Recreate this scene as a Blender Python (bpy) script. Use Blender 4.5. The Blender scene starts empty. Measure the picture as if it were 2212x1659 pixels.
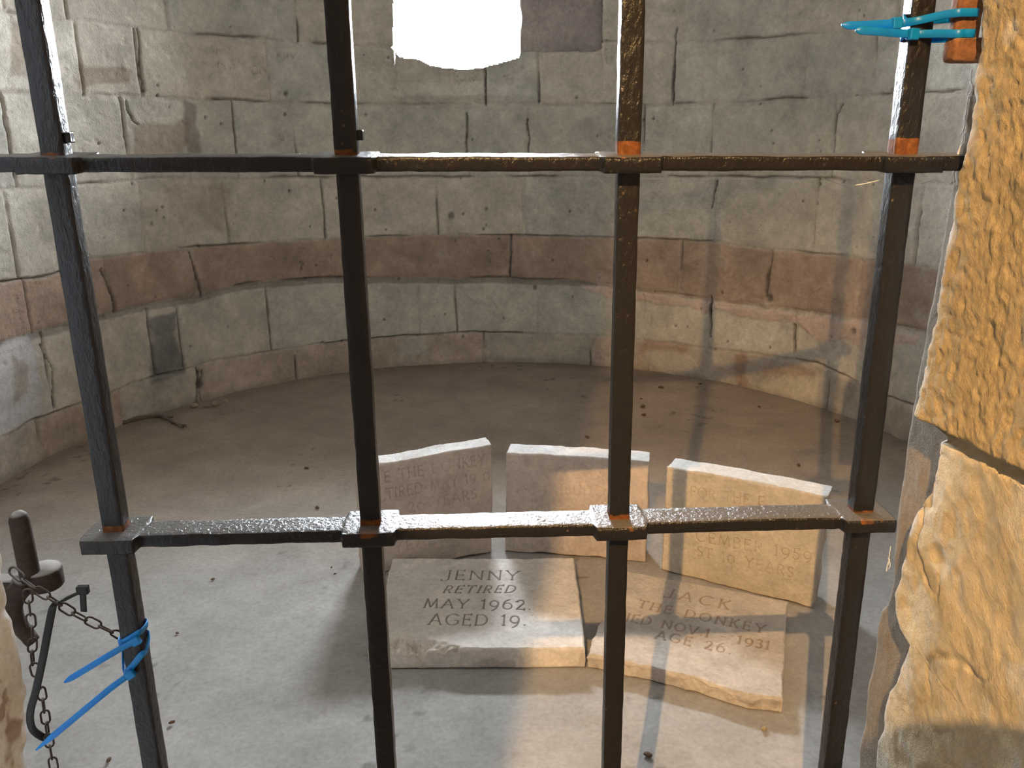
import bpy, bmesh, math
import numpy as np
from mathutils import Vector, Matrix

# ------------------------------------------------------------------ camera, sky, lights, exposure
W, HT = 2212, 1659
FPX, CX, CY = 1780.0, 1106.0, 829.5
ROLL, PITCH, EYE = math.radians(0.66), math.radians(16.42), 1.4
sc = bpy.context.scene
COL = sc.collection
sr, cr, sp, cp = math.sin(ROLL), math.cos(ROLL), math.sin(PITCH), math.cos(PITCH)
FW = np.array([0, cp, -sp]); _R0 = np.array([1., 0, 0]); _U0 = np.array([0, sp, cp])
RT = cr * _R0 - sr * _U0
UP = sr * _R0 + cr * _U0
CAM = np.array([0, 0, EYE])
cd = bpy.data.cameras.new('camera'); cam = bpy.data.objects.new('camera', cd); COL.objects.link(cam)
cd.sensor_fit = 'HORIZONTAL'; cd.sensor_width = 36.0; cd.lens = FPX / W * 36.0; cd.clip_start = 0.02
m = Matrix.Identity(4)
for i in range(3):
    m[i][0], m[i][1], m[i][2], m[i][3] = RT[i], UP[i], -FW[i], CAM[i]
cam.matrix_world = m
sc.camera = cam

SKY = 490.0
w = bpy.data.worlds.new('sky'); sc.world = w; w.use_nodes = True
bg = w.node_tree.nodes['Background']; bg.inputs[0].default_value = (0.86, 0.93, 1.0, 1); bg.inputs[1].default_value = SKY

LAMP = np.array([-0.64, -1.86, 3.18])
ld = bpy.data.lights.new('floodlight', 'SPOT'); ld.energy = 1060; ld.color = (1.0, 0.60, 0.235)
ld.shadow_soft_size = 0.012; ld.spot_size = math.radians(57); ld.spot_blend = 1.0
lo = bpy.data.objects.new('floodlight', ld); COL.objects.link(lo); lo.location = LAMP
lo.rotation_euler = (Vector((0.47, 1.35, 0.22)) - Vector(LAMP)).to_track_quat('-Z', 'Y').to_euler()

def portal(name, loc, rot, sx, sy):
    d = bpy.data.lights.new(name, 'AREA'); d.shape = 'RECTANGLE'; d.size = sx; d.size_y = sy; d.cycles.is_portal = True
    o = bpy.data.objects.new(name, d); COL.objects.link(o); o.location = loc; o.rotation_euler = rot
portal('window_portal', (-0.10, 5.95, 2.14), (math.radians(-90), 0, 0), 1.5, 0.9)
FILL_OPENING = (-2.7, -2.1, 1.25, 1.85)            # added unseen sky opening behind the viewer, sized for ambient fill (y0, y1, z0, z1)
portal('fill_portal', (-3.22, (FILL_OPENING[0]+FILL_OPENING[1])/2, (FILL_OPENING[2]+FILL_OPENING[3])/2), (math.radians(90), 0, math.radians(-90)), FILL_OPENING[1]-FILL_OPENING[0], FILL_OPENING[3]-FILL_OPENING[2])
vs = sc.view_settings
vs.view_transform = 'Standard'; vs.look = 'None'; vs.gamma = 1.0; vs.use_curve_mapping = False; vs.exposure = 0.0
sc.cycles.max_bounces = 10; sc.cycles.diffuse_bounces = 8; sc.cycles.sample_clamp_indirect = 6.0

# ------------------------------------------------------------------ geometry helpers
def ray(x, y): return FW + (x - CX) / FPX * RT - (y - CY) / FPX * UP
def on_plane(x, y, p0, n):
    d = ray(x, y); return CAM + d * (np.dot(np.asarray(p0) - CAM, n) / np.dot(d, n))
def on_floor(x, y, z=0.0): return on_plane(x, y, (0, 0, z), np.array([0, 0, 1.]))
def on_x(x, y, X): return on_plane(x, y, (X, 0, 0), np.array([1., 0, 0]))
def on_y(x, y, Y): return on_plane(x, y, (0, Y, 0), np.array([0, 1., 0]))
def project(P):
    d = P - CAM; z = d @ FW
    return CX + FPX * (d @ RT) / z, CY - FPX * (d @ UP) / z
RC, RR = np.array([-0.138, 3.173]), 2.078
def on_ring(x, y):
    d = ray(x, y); a = d[0]**2 + d[1]**2
    b = 2 * ((CAM[0]-RC[0])*d[0] + (CAM[1]-RC[1])*d[1]); c = (CAM[0]-RC[0])**2 + (CAM[1]-RC[1])**2 - RR*RR
    return CAM + d * ((-b + math.sqrt(b*b - 4*a*c)) / (2*a))
def ring_tz(x, y):
    p = on_ring(x, y); return math.atan2(p[0]-RC[0], p[1]-RC[1]), p[2]

def _hash(i, j, k, seed):
    h = (i * 374761393 + j * 668265263 + k * 2147483647 + seed * 144269) & 0xffffffff
    h = ((h ^ (h >> 13)) * 1274126177) & 0xffffffff
    h = ((h ^ (h >> 16)) * 2246822519) & 0xffffffff
    return ((h ^ (h >> 15)) & 0xffff) / 65535.0
def vnoise(P, seed=0):
    P = np.asarray(P, float); f = np.floor(P); i = f.astype(np.int64); t = P - f; t = t*t*(3-2*t)
    r = 0
    for a in (0, 1):
        wa = t[:, 0] if a else 1-t[:, 0]
        for b in (0, 1):
            wb = t[:, 1] if b else 1-t[:, 1]
            for c in (0, 1):
                wc = t[:, 2] if c else 1-t[:, 2]
                r = r + wa*wb*wc*_hash(i[:, 0]+a, i[:, 1]+b, i[:, 2]+c, seed)
    return r * 2 - 1
def fbm(P, freq, octv=4, seed=0, gain=0.5):
    r, a, s = 0, 1.0, 0
    for o in range(octv):
        r = r + a * vnoise(P * freq * 2**o, seed + o * 17); s += a; a *= gain
    return r / s
def sstep(a, b, x):
    t = np.clip((x - a) / (b - a), 0, 1); return t*t*(3-2*t)

def mk(name, V, F, mat=None, parent=None, col=None, rust=None, smooth=True):
    V = np.asarray(V, np.float32)
    if parent is not None: V = V - np.array(parent['_o'], np.float32)
    me = bpy.data.meshes.new(name)
    if isinstance(F, np.ndarray):
        n, k = F.shape
        me.vertices.add(len(V)); me.vertices.foreach_set('co', V.ravel())
        me.loops.add(n*k); me.loops.foreach_set('vertex_index', F.ravel().astype(np.int32))
        me.polygons.add(n); me.polygons.foreach_set('loop_start', np.arange(0, n*k, k, dtype=np.int32))
        me.update(calc_edges=True); me.validate()
    else:
        me.from_pydata([tuple(map(float, v)) for v in V], [], [list(map(int, f)) for f in F]); me.update()
    if smooth: me.polygons.foreach_set('use_smooth', np.ones(len(me.polygons), bool))
    if col is not None:
        a = me.color_attributes.new('Col', 'FLOAT_COLOR', 'POINT')
        c = np.ones((len(V), 4), np.float32); c[:, :3] = col; a.data.foreach_set('color', c.ravel())
    if rust is not None:
        a = me.attributes.new('Rust', 'FLOAT', 'POINT'); a.data.foreach_set('value', np.asarray(rust, np.float32))
    o = bpy.data.objects.new(name, me); COL.objects.link(o)
    if mat: me.materials.append(mat)
    if parent is not None: o.parent = parent['obj']
    return o
def thing(name, loc, label, cat, group=None):
    o = bpy.data.objects.new(name, None); COL.objects.link(o); o.location = tuple(map(float, loc)); o.empty_display_size = 0.05
    tag(o, label, cat, group); return {'obj': o, '_o': tuple(map(float, loc))}
def tag(o, label, cat, group=None):
    o['label'] = label; o['category'] = cat
    if group: o['group'] = group
    return o
def struct(o): o['kind'] = 'structure'; return o

def grid_faces(nu, nv, flip=False, base=0):
    i = np.arange((nu-1)*(nv-1)); a = (i // (nv-1)) * nv + i % (nv-1) + base
    F = np.stack([a, a+nv, a+nv+1, a+1], 1)
    return F[:, ::-1] if flip else F
def box(x0, x1, y0, y1, z0, z1):
    V = [(x, y, z) for x in (x0, x1) for y in (y0, y1) for z in (z0, z1)]
    F = [(0, 1, 3, 2), (4, 6, 7, 5), (0, 4, 5, 1), (2, 3, 7, 6), (0, 2, 6, 4), (1, 5, 7, 3)]
    return V, F
def join(parts):
    V, F, n = [], [], 0
    for v, f in parts:
        V += list(v); F += [tuple(i + n for i in q) for q in f]; n += len(v)
    return V, F
def frames(P, up0):
    P = np.asarray(P, float); T = np.gradient(P, axis=0); T /= np.linalg.norm(T, axis=1)[:, None]
    N = []; u = np.asarray(up0, float)
    for t in T:
        u = u - t*np.dot(u, t); u /= np.linalg.norm(u) + 1e-12; N.append(u)
    N = np.array(N); return T, N, np.cross(T, N)
def tube(P, rad, k=8, closed=False, up0=(0, 0, 1)):
    P = np.asarray(P, float); n = len(P)
    if closed:
        T = np.roll(P, -1, 0) - np.roll(P, 1, 0); T /= np.linalg.norm(T, axis=1)[:, None]
        N = np.tile(np.asarray(up0, float), (n, 1)); N -= T*(N*T).sum(1)[:, None]; N /= np.linalg.norm(N, axis=1)[:, None]; B = np.cross(T, N)
    else: T, N, B = frames(P, up0)
    rad = np.broadcast_to(rad, (n,))
    a = np.arange(k) * 2*math.pi/k
    V = (P[:, None] + rad[:, None, None]*(np.cos(a)[None, :, None]*N[:, None] + np.sin(a)[None, :, None]*B[:, None])).reshape(-1, 3)
    F = []
    for i in range(n if closed else n-1):
        for j in range(k):
            F.append((i*k+j, i*k+(j+1) % k, ((i+1) % n)*k+(j+1) % k, ((i+1) % n)*k+j))
    if not closed: F += [tuple(range(k))[::-1], tuple((n-1)*k+j for j in range(k))]
    return V, F
def ribbon(P, wdir, wid, thk):
    """flat strap: wdir = direction(s) of its width"""
    P = np.asarray(P, float); n = len(P); T = np.gradient(P, axis=0); T /= np.linalg.norm(T, axis=1)[:, None]
    Wd = np.broadcast_to(np.asarray(wdir, float), (n, 3)).copy(); Wd -= T*(Wd*T).sum(1)[:, None]; Wd /= np.linalg.norm(Wd, axis=1)[:, None]
    N = np.cross(T, Wd); wid = np.broadcast_to(wid, (n,))[:, None]/2; h = thk/2
    R = np.stack([P+Wd*wid*.86+N*h, P+Wd*wid+N*h*.2, P+Wd*wid*.86-N*h, P-Wd*wid*.86-N*h, P-Wd*wid-N*h*.2, P-Wd*wid*.86+N*h], 1)
    V = R.reshape(-1, 3); F = []
    for i in range(n-1):
        for j in range(6): F.append((i*6+j, i*6+(j+1) % 6, (i+1)*6+(j+1) % 6, (i+1)*6+j))
    F += [tuple(range(6))[::-1], tuple((n-1)*6+j for j in range(6))]
    return V, F
def smooth_path(P, n=40):
    P = np.asarray(P, float); k = len(P); Q = np.vstack([2*P[0]-P[1], P, 2*P[-1]-P[-2]]); out = []
    for s in np.linspace(0, k-1, n):
        i = min(int(s), k-2); t = s-i; a, b, c, d = Q[i], Q[i+1], Q[i+2], Q[i+3]
        out.append(0.5*((2*b)+(-a+c)*t+(2*a-5*b+4*c-d)*t*t+(-a+3*b-3*c+d)*t**3))
    return np.array(out)
def obox(c, ax, ay, az, hx, hy, hz):
    c, ax, ay, az = map(lambda v: np.asarray(v, float), (c, ax, ay, az)); V = []
    for i in (-1, 1):
        for j in (-1, 1):
            for k in (-1, 1): V.append(c+ax*hx*i+ay*hy*j+az*hz*k)
    return V, [(0, 1, 3, 2), (4, 6, 7, 5), (0, 4, 5, 1), (2, 3, 7, 6), (0, 2, 6, 4), (1, 5, 7, 3)]
def bevel(o, wd=0.0008, seg=2):
    md = o.modifiers.new('bevel', 'BEVEL'); md.width = wd; md.segments = seg; md.limit_method = 'ANGLE'; return o

# ------------------------------------------------------------------ materials
def new_mat(name):
    mt = bpy.data.materials.new(name); mt.use_nodes = True; nt = mt.node_tree
    return mt, nt, nt.nodes, nt.links, nt.nodes['Principled BSDF']
def node(nt, t, **kw):
    n = nt.nodes.new(t)
    for k, v in kw.items():
        if k in ('operation', 'blend_type', 'data_type', 'attribute_name', 'layer_name', 'feature', 'distance', 'clamp'): setattr(n, k, v)
        else: n.inputs[k].default_value = v
    return n
def noise_n(nt, vec, scale, detail=6, rough=0.6, dist=0.0):
    n = node(nt, 'ShaderNodeTexNoise', Scale=scale, Detail=detail, Roughness=rough, Distortion=dist); nt.links.new(vec, n.inputs['Vector']); return n
def ramp(nt, fac, stops):
    r = nt.nodes.new('ShaderNodeValToRGB'); nt.links.new(fac, r.inputs[0]); e = r.color_ramp.elements
    while len(e) < len(stops): e.new(0.5)
    for q, (p, c) in zip(e, stops): q.position = p; q.color = (*c, 1) if len(c) == 3 else c
    return r
def mixc(nt, mode, fac, a, b):
    n = nt.nodes.new('ShaderNodeMix'); n.data_type = 'RGBA'; n.blend_type = mode
    for s, v in ((0, fac), (6, a), (7, b)):
        if hasattr(v, 'links') or hasattr(v, 'is_linked'): nt.links.new(v, n.inputs[s])
        else: n.inputs[s].default_value = v if s == 0 else (*v, 1)
    return n.outputs[2]

def stone_mat(name, tint=(1, 1, 1), fine=60, bump=0.35, dist=0.004, var=0.28, speck=0.5, rough=0.92, pits=0.0):
    mt, nt, N, L, b = new_mat(name)
    tc = N.new('ShaderNodeTexCoord'); v = tc.outputs['Object']
    at = node(nt, 'ShaderNodeVertexColor', layer_name='Col')
    n1 = noise_n(nt, v, 5, 6, 0.65, 0.4); n2 = noise_n(nt, v, fine, 5, 0.7); n3 = noise_n(nt, v, fine*4, 3, 0.6)
    r1 = ramp(nt, n1.outputs[0], [(0.28, (1-var,)*3), (0.72, (1+var*0.6,)*3)])
    r2 = ramp(nt, n2.outputs[0], [(0.30, (0.80, 0.79, 0.77)), (0.62, (1.08, 1.08, 1.08))])
    c = mixc(nt, 'MULTIPLY', 1.0, at.outputs[0], r1.outputs[0]); c = mixc(nt, 'MULTIPLY', 0.8, c, r2.outputs[0])
    vo = node(nt, 'ShaderNodeTexVoronoi', Scale=fine*0.55); L.new(v, vo.inputs['Vector'])
    rs = ramp(nt, vo.outputs['Distance'], [(0.05, (0.45, 0.42, 0.40)), (0.14, (1, 1, 1))])
    nz = noise_n(nt, v, fine*0.3, 2); rm = ramp(nt, nz.outputs[0], [(0.56, (0, 0, 0)), (0.66, (speck,)*3)])
    c = mixc(nt, 'MULTIPLY', rm.outputs[0], c, rs.outputs[0])
    c = mixc(nt, 'MULTIPLY', 1.0, c, tint)
    L.new(c, b.inputs['Base Color']); b.inputs['Roughness'].default_value = rough; b.inputs['Specular IOR Level'].default_value = 0.2
    ad = node(nt, 'ShaderNodeMath', operation='ADD'); L.new(n2.outputs[0], ad.inputs[0])
    mu = node(nt, 'ShaderNodeMath', operation='MULTIPLY'); L.new(n3.outputs[0], mu.inputs[0]); mu.inputs[1].default_value = 0.4; L.new(mu.outputs[0], ad.inputs[1])
    hgt = ad.outputs[0]
    if pits:
        mp = node(nt, 'ShaderNodeMath', operation='MULTIPLY_ADD'); L.new(rs.outputs[0], mp.inputs[0]); mp.inputs[1].default_value = pits; L.new(hgt, mp.inputs[2]); hgt = mp.outputs[0]
    bp = node(nt, 'ShaderNodeBump', Strength=bump, Distance=dist); L.new(hgt, bp.inputs['Height']); L.new(bp.outputs[0], b.inputs['Normal'])
    return mt
M_WALL = stone_mat('wall_limestone', fine=40, bump=0.7, dist=0.008, var=0.32, speck=0.6)
M_SLAB = stone_mat('slab_limestone', fine=85, bump=0.6, dist=0.003, var=0.22, speck=0.55)
M_JAMB = stone_mat('jamb_sandstone', fine=110, bump=0.6, dist=0.003, var=0.16, speck=0.4)
M_FLOOR = stone_mat('floor_screed', fine=70, bump=0.3, dist=0.003, var=0.20, speck=0.5)
M_ROOM = stone_mat('rough_plaster', fine=40, bump=0.3)

def iron_mat():
    mt, nt, N, L, b = new_mat('black_painted_iron')
    tc = N.new('ShaderNodeTexCoord'); v = tc.outputs['Object']
    at = node(nt, 'ShaderNodeAttribute', attribute_name='Rust')
    n1 = noise_n(nt, v, 60, 6, 0.7); n2 = noise_n(nt, v, 14, 5, 0.6)
    rust = ramp(nt, n1.outputs[0], [(0.3, (0.05, 0.019, 0.009)), (0.52, (0.15, 0.052, 0.016)), (0.75, (0.30, 0.13, 0.05))])
    # rust amount: painted attribute, broken up by noise, plus sparse freckles
    s = node(nt, 'ShaderNodeMath', operation='MULTIPLY_ADD'); L.new(n1.outputs[0], s.inputs[0]); s.inputs[1].default_value = 0.9; s.inputs[2].default_value = -0.45
    a = node(nt, 'ShaderNodeMath', operation='ADD'); L.new(at.outputs['Fac'], a.inputs[0]); L.new(s.outputs[0], a.inputs[1])
    rf = ramp(nt, a.outputs[0], [(0.38, (0, 0, 0)), (0.6, (1, 1, 1))])
    vo = node(nt, 'ShaderNodeTexVoronoi', Scale=55.0); L.new(v, vo.inputs['Vector'])
    fr = ramp(nt, vo.outputs['Distance'], [(0.06, (1, 1, 1)), (0.13, (0, 0, 0))])
    fm = ramp(nt, n2.outputs[0], [(0.52, (0, 0, 0)), (0.62, (0.5, 0.5, 0.5))])
    fk = mixc(nt, 'MULTIPLY', 1.0, fr.outputs[0], fm.outputs[0])
    c = mixc(nt, 'MIX', fk, (0.012, 0.0115, 0.0135), (0.16, 0.11, 0.08))
    c = mixc(nt, 'MIX', rf.outputs[0], c, rust.outputs[0])
    # settled dust on upward faces
    ge = N.new('ShaderNodeNewGeometry'); sx = N.new('ShaderNodeSeparateXYZ'); L.new(ge.outputs['Normal'], sx.inputs[0])
    up = ramp(nt, sx.outputs[2], [(0.75, (0, 0, 0)), (0.97, (0.26, 0.26, 0.26))])
    c = mixc(nt, 'MIX', up.outputs[0], c, (0.42, 0.40, 0.38))
    L.new(c, b.inputs['Base Color'])
    b.inputs['Specular IOR Level'].default_value = 0.32
    rr = ramp(nt, rf.outputs[0], [(0.0, (0.30,)*3), (1.0, (0.85,)*3)]); L.new(rr.outputs[0], b.inputs['Roughness'])
    mp = N.new('ShaderNodeMapping'); L.new(v, mp.inputs[0]); mp.inputs['Scale'].default_value = (1, 1, 0.45)
    nb = noise_n(nt, mp.outputs[0], 170, 4, 0.6, 0.5)
    bp = node(nt, 'ShaderNodeBump', Strength=0.8, Distance=0.0026); L.new(nb.outputs[0], bp.inputs['Height']); L.new(bp.outputs[0], b.inputs['Normal'])
    return mt
M_IRON = iron_mat()
def rusty_mat(name, c0, c1, dust=0.5):
    mt, nt, N, L, b = new_mat(name)
    tc = N.new('ShaderNodeTexCoord'); v = tc.outputs['Object']
    n1 = noise_n(nt, v, 110, 6, 0.7)
    r = ramp(nt, n1.outputs[0], [(0.32, c0), (0.68, c1)])
    ge = N.new('ShaderNodeNewGeometry'); sx = N.new('ShaderNodeSeparateXYZ'); L.new(ge.outputs['Normal'], sx.inputs[0])
    up = ramp(nt, sx.outputs[2], [(0.45, (0, 0, 0)), (0.9, (dust,)*3)])
    c = mixc(nt, 'MIX', up.outputs[0], r.outputs[0], (0.50, 0.47, 0.44))
    L.new(c, b.inputs['Base Color']); b.inputs['Roughness'].default_value = 0.8; b.inputs['Specular IOR Level'].default_value = 0.25
    bp = node(nt, 'ShaderNodeBump', Strength=0.6, Distance=0.002); L.new(n1.outputs[0], bp.inputs['Height']); L.new(bp.outputs[0], b.inputs['Normal'])
    return mt
M_RUST = rusty_mat('orange_rusty_iron', (0.10, 0.042, 0.02), (0.27, 0.125, 0.058), 0.2)
M_DRUST = rusty_mat('dark_rusty_iron', (0.016, 0.010, 0.008), (0.045, 0.028, 0.020), 0.6)
M_CHAIN = rusty_mat('chain_steel', (0.022, 0.014, 0.011), (0.06, 0.04, 0.032), 0.2)
def plastic(name, c, rough=0.35, trans=0.0):
    mt, nt, N, L, b = new_mat(name); b.inputs['Roughness'].default_value = rough
    tc = N.new('ShaderNodeTexCoord'); n = noise_n(nt, tc.outputs['Object'], 40, 3)
    r = ramp(nt, n.outputs[0], [(0.3, tuple(x*0.88 for x in c)), (0.7, tuple(min(1, x*1.08) for x in c))]); L.new(r.outputs[0], b.inputs['Base Color'])
    if trans:
        b.inputs['Subsurface Weight'].default_value = trans; b.inputs['Subsurface Radius'].default_value = (0.2, 0.6, 1.0); b.inputs['Subsurface Scale'].default_value = 0.004
    return mt
M_BLUE = plastic('blue_nylon', (0.0, 0.20, 0.55), 0.4, 0.3)
M_BLACK = plastic('black_nylon', (0.012, 0.0115, 0.012), 0.4); M_BLACK.node_tree.nodes['Principled BSDF'].inputs['Specular IOR Level'].default_value = 0.25
M_WEB = plastic('cobweb_silk', (0.75, 0.74, 0.72), 0.9)
M_TWIG = rusty_mat('dry_twig', (0.06, 0.045, 0.035), (0.16, 0.12, 0.09), 0.1)
M_LEAF = rusty_mat('dead_leaf', (0.05, 0.028, 0.016), (0.15, 0.085, 0.05), 0.0)

# ------------------------------------------------------------------ round back wall
def course(pts):
    q = np.array([ring_tz(*p) for p in pts]); i = np.argsort(q[:, 0]); return q[i, 0], q[i, 1]
J = [
 [(0,22),(100,38),(200,47),(290,60),(400,72),(550,83),(700,95),(840,98),(1310,90),(1400,92),(1600,86),(1760,75),(1960,62)],
 [(0,196),(60,200),(150,206),(270,206),(300,210),(500,218),(560,222),(700,225),(900,228),(1060,226),(1300,226),(1400,228),(1500,224),(1600,222),(1700,215),(1800,211),(1900,207),(2040,202)],
 [(0,412),(100,407),(170,397),(285,390),(320,385),(540,384),(1000,384),(1300,383),(1560,382),(1640,384),(1800,388),(1900,391),(2030,400)],
 [(0,610),(100,600),(200,560),(310,546),(400,537),(540,528),(640,520),(750,515),(860,511),(1080,509),(1300,515),(1480,520),(1560,525),(1650,538),(1760,548),(1880,560),(1990,576)],
 [(0,746),(60,728),(150,702),(230,680),(310,664),(420,645),(470,630),(560,614),(660,606),(780,604),(900,606),(1000,606),(1100,606),(1250,612),(1370,628),(1480,643),(1560,655),(1650,665),(1780,682),(1870,696),(1990,722)],
 [(0,948),(85,906),(175,872),(240,850),(290,826),(380,806),(410,796),(480,776),(575,763),(640,752),(740,738),(850,729),(1000,721),(1100,719),(1190,722),(1300,728),(1370,735),(1480,746),(1560,756),(1650,768),(1760,786),(1900,850)],
]
JW = [0.006, 0.009, 0.005, 0.005, 0.016, 0.006]
VJ = [
 [(10,10),(146,20),(362,40),(640,30),(1480,30),(1700,20)],
 [(168,110),(299,130),(582,160),(765,170),(1048,190),(1165,170),(1456,170),(1745,40),(1888,150)],
 [(20,300),(272,290),(505,250),(640,300),(1010,290),(1140,300),(1390,300),(1537,300),(1805,250),(1960,300)],
 [(15,450),(308,470),(490,450),(700,450),(945,450),(1132,440),(1335,450),(1545,450),(1760,470)],
 [(60,660),(235,620),(422,590),(745,560),(1103,555),(1470,590),(1660,620),(1850,640)],
 [(105,810),(328,750),(390,730),(582,700),(905,650),(985,665),(1160,660),(1390,690),(1535,690),(1716,730)],
 [(90,960),(265,880),(432,835),(640,790),(858,770),(925,760),(1045,750),(1275,755),(1400,770),(1600,800),(1785,850)],
]
def build_ring():
    t0, t1 = math.radians(-102), math.radians(92)
    T = np.concatenate([np.arange(math.radians(-158.0), t0, 0.03), np.arange(t0, t1, 0.0066/RR), np.append(np.arange(t1, math.radians(155.0), 0.03), math.radians(155.4))])
    Z = np.concatenate([np.arange(-0.03, 2.36, 0.0066), np.arange(2.38, 3.7, 0.06)])
    nu, nv = len(T), len(Z); tt, zz = [g.ravel() for g in np.meshgrid(T, Z, indexing='ij')]
    P = np.stack([RC[0]+RR*np.sin(tt), RC[1]+RR*np.cos(tt), zz], 1)
    px, py = project(P); front = (P - CAM) @ FW > 0.3; px = np.where(front, px, -9999); py = np.where(front, py, -9999)
    Q = np.stack([tt*RR, zz, np.zeros_like(zz)], 1)
    wob = fbm(Q, 9, 4, 3)*0.010
    zj = [np.interp(tt, *course(j)) for j in J]
    ci = np.zeros(len(tt), int)
    for z in zj: ci += (zz + wob < z)
    # distance to joints
    jw = fbm(Q, 14, 3, 9)
    mort = np.zeros(len(tt)); dark = np.zeros(len(tt))
    for z, hw in zip(zj, JW):
        d = np.abs(zz + wob - z); hw2 = hw*(1 + 0.55*jw)
        mort = np.maximum(mort, 1 - sstep(hw2*0.6, hw2*1.5+0.004, d))
        dark = np.maximum(dark, (1 - sstep(0.002, 0.007, np.abs(zz + wob - z - hw*0.9))) * sstep(0.05, 0.35, fbm(Q, 3.3, 2, 21)))
    blk = np.zeros(len(tt), int)
    for c, vj in enumerate(VJ):
        ts = sorted(ring_tz(*p)[0] for p in vj)
        ts = [ts[0]-0.55, ts[0]-0.28] + ts + [ts[-1]+0.3, ts[-1]+0.6]
        s = ci == c; tw = tt + wob*0.7/RR*1.0
        k = np.searchsorted(ts, tw[s]); blk[s] = c*50 + k
        for n, tj in enumerate(ts):
            d = np.abs(tw[s]-tj)*RR; hw = 0.004 + 0.004*_hash(np.array([n]), np.array([c]), np.array([1]), 5)[0]
            mort[s] = np.maximum(mort[s], 1 - sstep(hw*0.5, hw*1.5+0.004, d))
            dark[s] = np.maximum(dark[s], (1 - sstep(0.002, 0.007, np.abs(tw[s]-tj)*RR)) * sstep(0.0, 0.3, fbm(Q[s], 4.1, 2, 31)))
    # stone relief
    rnd = _hash(blk, blk*0+3, blk*0, 77); rnd2 = _hash(blk, blk*0+7, blk*0, 78)
    rough = 0.5 + 0.9*rnd2
    big = fbm(Q, 4.5, 3, 40); mid = fbm(Q, 20, 3, 41)
    disp = 0.007*(rnd-0.5) + 0.006*big*rough + 0.0045*mid*rough
    pit = sstep(0.42, 0.6, fbm(Q, 26, 2, 55)); disp -= 0.004*pit
    disp -= 0.010*mort*(0.7+0.3*jw) + 0.016*dark
    # colour of each block and its stains
    base = np.array([0.575, 0.525, 0.445])
    warm = np.array([0.375, 0.275, 0.215]); grey = np.array([0.545, 0.525, 0.465])
    c = base + (grey-base)*np.clip(rnd2*1.2-0.1, 0, 1)[:, None]
    pink = np.where(ci == 4, 0.95, np.where(ci == 6, 0.35+0.35*(rnd > 0.5), 0.12*(rnd > 0.6)))
    c = c*(1-pink[:, None]) + warm*pink[:, None]
    c = c*(0.90+0.22*rnd)[:, None]
    c = c*(1 + 0.22*fbm(Q, 3.0, 5, 61) + 0.15*fbm(Q, 20, 4, 62))[:, None]
    def blend(mask, colr):
        nonlocal c
        mask = np.clip(mask, 0, 1)[:, None]; c = c*(1-mask) + np.array(colr)*mask
    ed = fbm(Q, 12, 4, 70)
    def poly(pts, soft=6, amp=10):
        pts = np.array(pts, float); ins = np.zeros(len(tt), bool); dist = np.full(len(tt), 1e9)
        sel = (px > pts[:, 0].min()-60) & (px < pts[:, 0].max()+60) & (py > pts[:, 1].min()-60) & (py < pts[:, 1].max()+60)
        x, y = px[sel], py[sel]; i2 = np.zeros(len(x), bool); d2 = np.full(len(x), 1e9)
        for a, b in zip(pts, np.roll(pts, -1, 0)):
            cond = ((a[1] > y) != (b[1] > y)) & (x < (b[0]-a[0])*(y-a[1])/(b[1]-a[1]+1e-9)+a[0]); i2 ^= cond
            ab = b-a; u = np.clip(((x-a[0])*ab[0]+(y-a[1])*ab[1])/(ab@ab+1e-9), 0, 1); d2 = np.minimum(d2, np.hypot(x-a[0]-u*ab[0], y-a[1]-u*ab[1]))
        sd = np.where(i2, d2, -d2) + ed[sel]*amp
        r = np.zeros(len(tt)); r[sel] = sstep(-soft, soft, sd); return r
    light = np.array([0.55, 0.52, 0.46]); brown = np.array([0.25, 0.18, 0.125])
    blend(0.6*mort*(0.5+0.5*sstep(-0.3, 0.4, fbm(Q, 5, 2, 64))), (0.47, 0.42, 0.36))
    # dark cement bedding below the pink course
    zz4 = zj[4]; bed = (1 - sstep(0.013, 0.022, np.abs(zz + wob - zz4 + 0.006))) * (px < 1290)
    blend(0.75*bed, (0.20, 0.18, 0.165))
    blend(0.7*(1-sstep(0.003, 0.012, np.abs(zz+wob-zj[1]-0.004)))*(px > 290)*(px < 720), (0.52, 0.46, 0.40))
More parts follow.
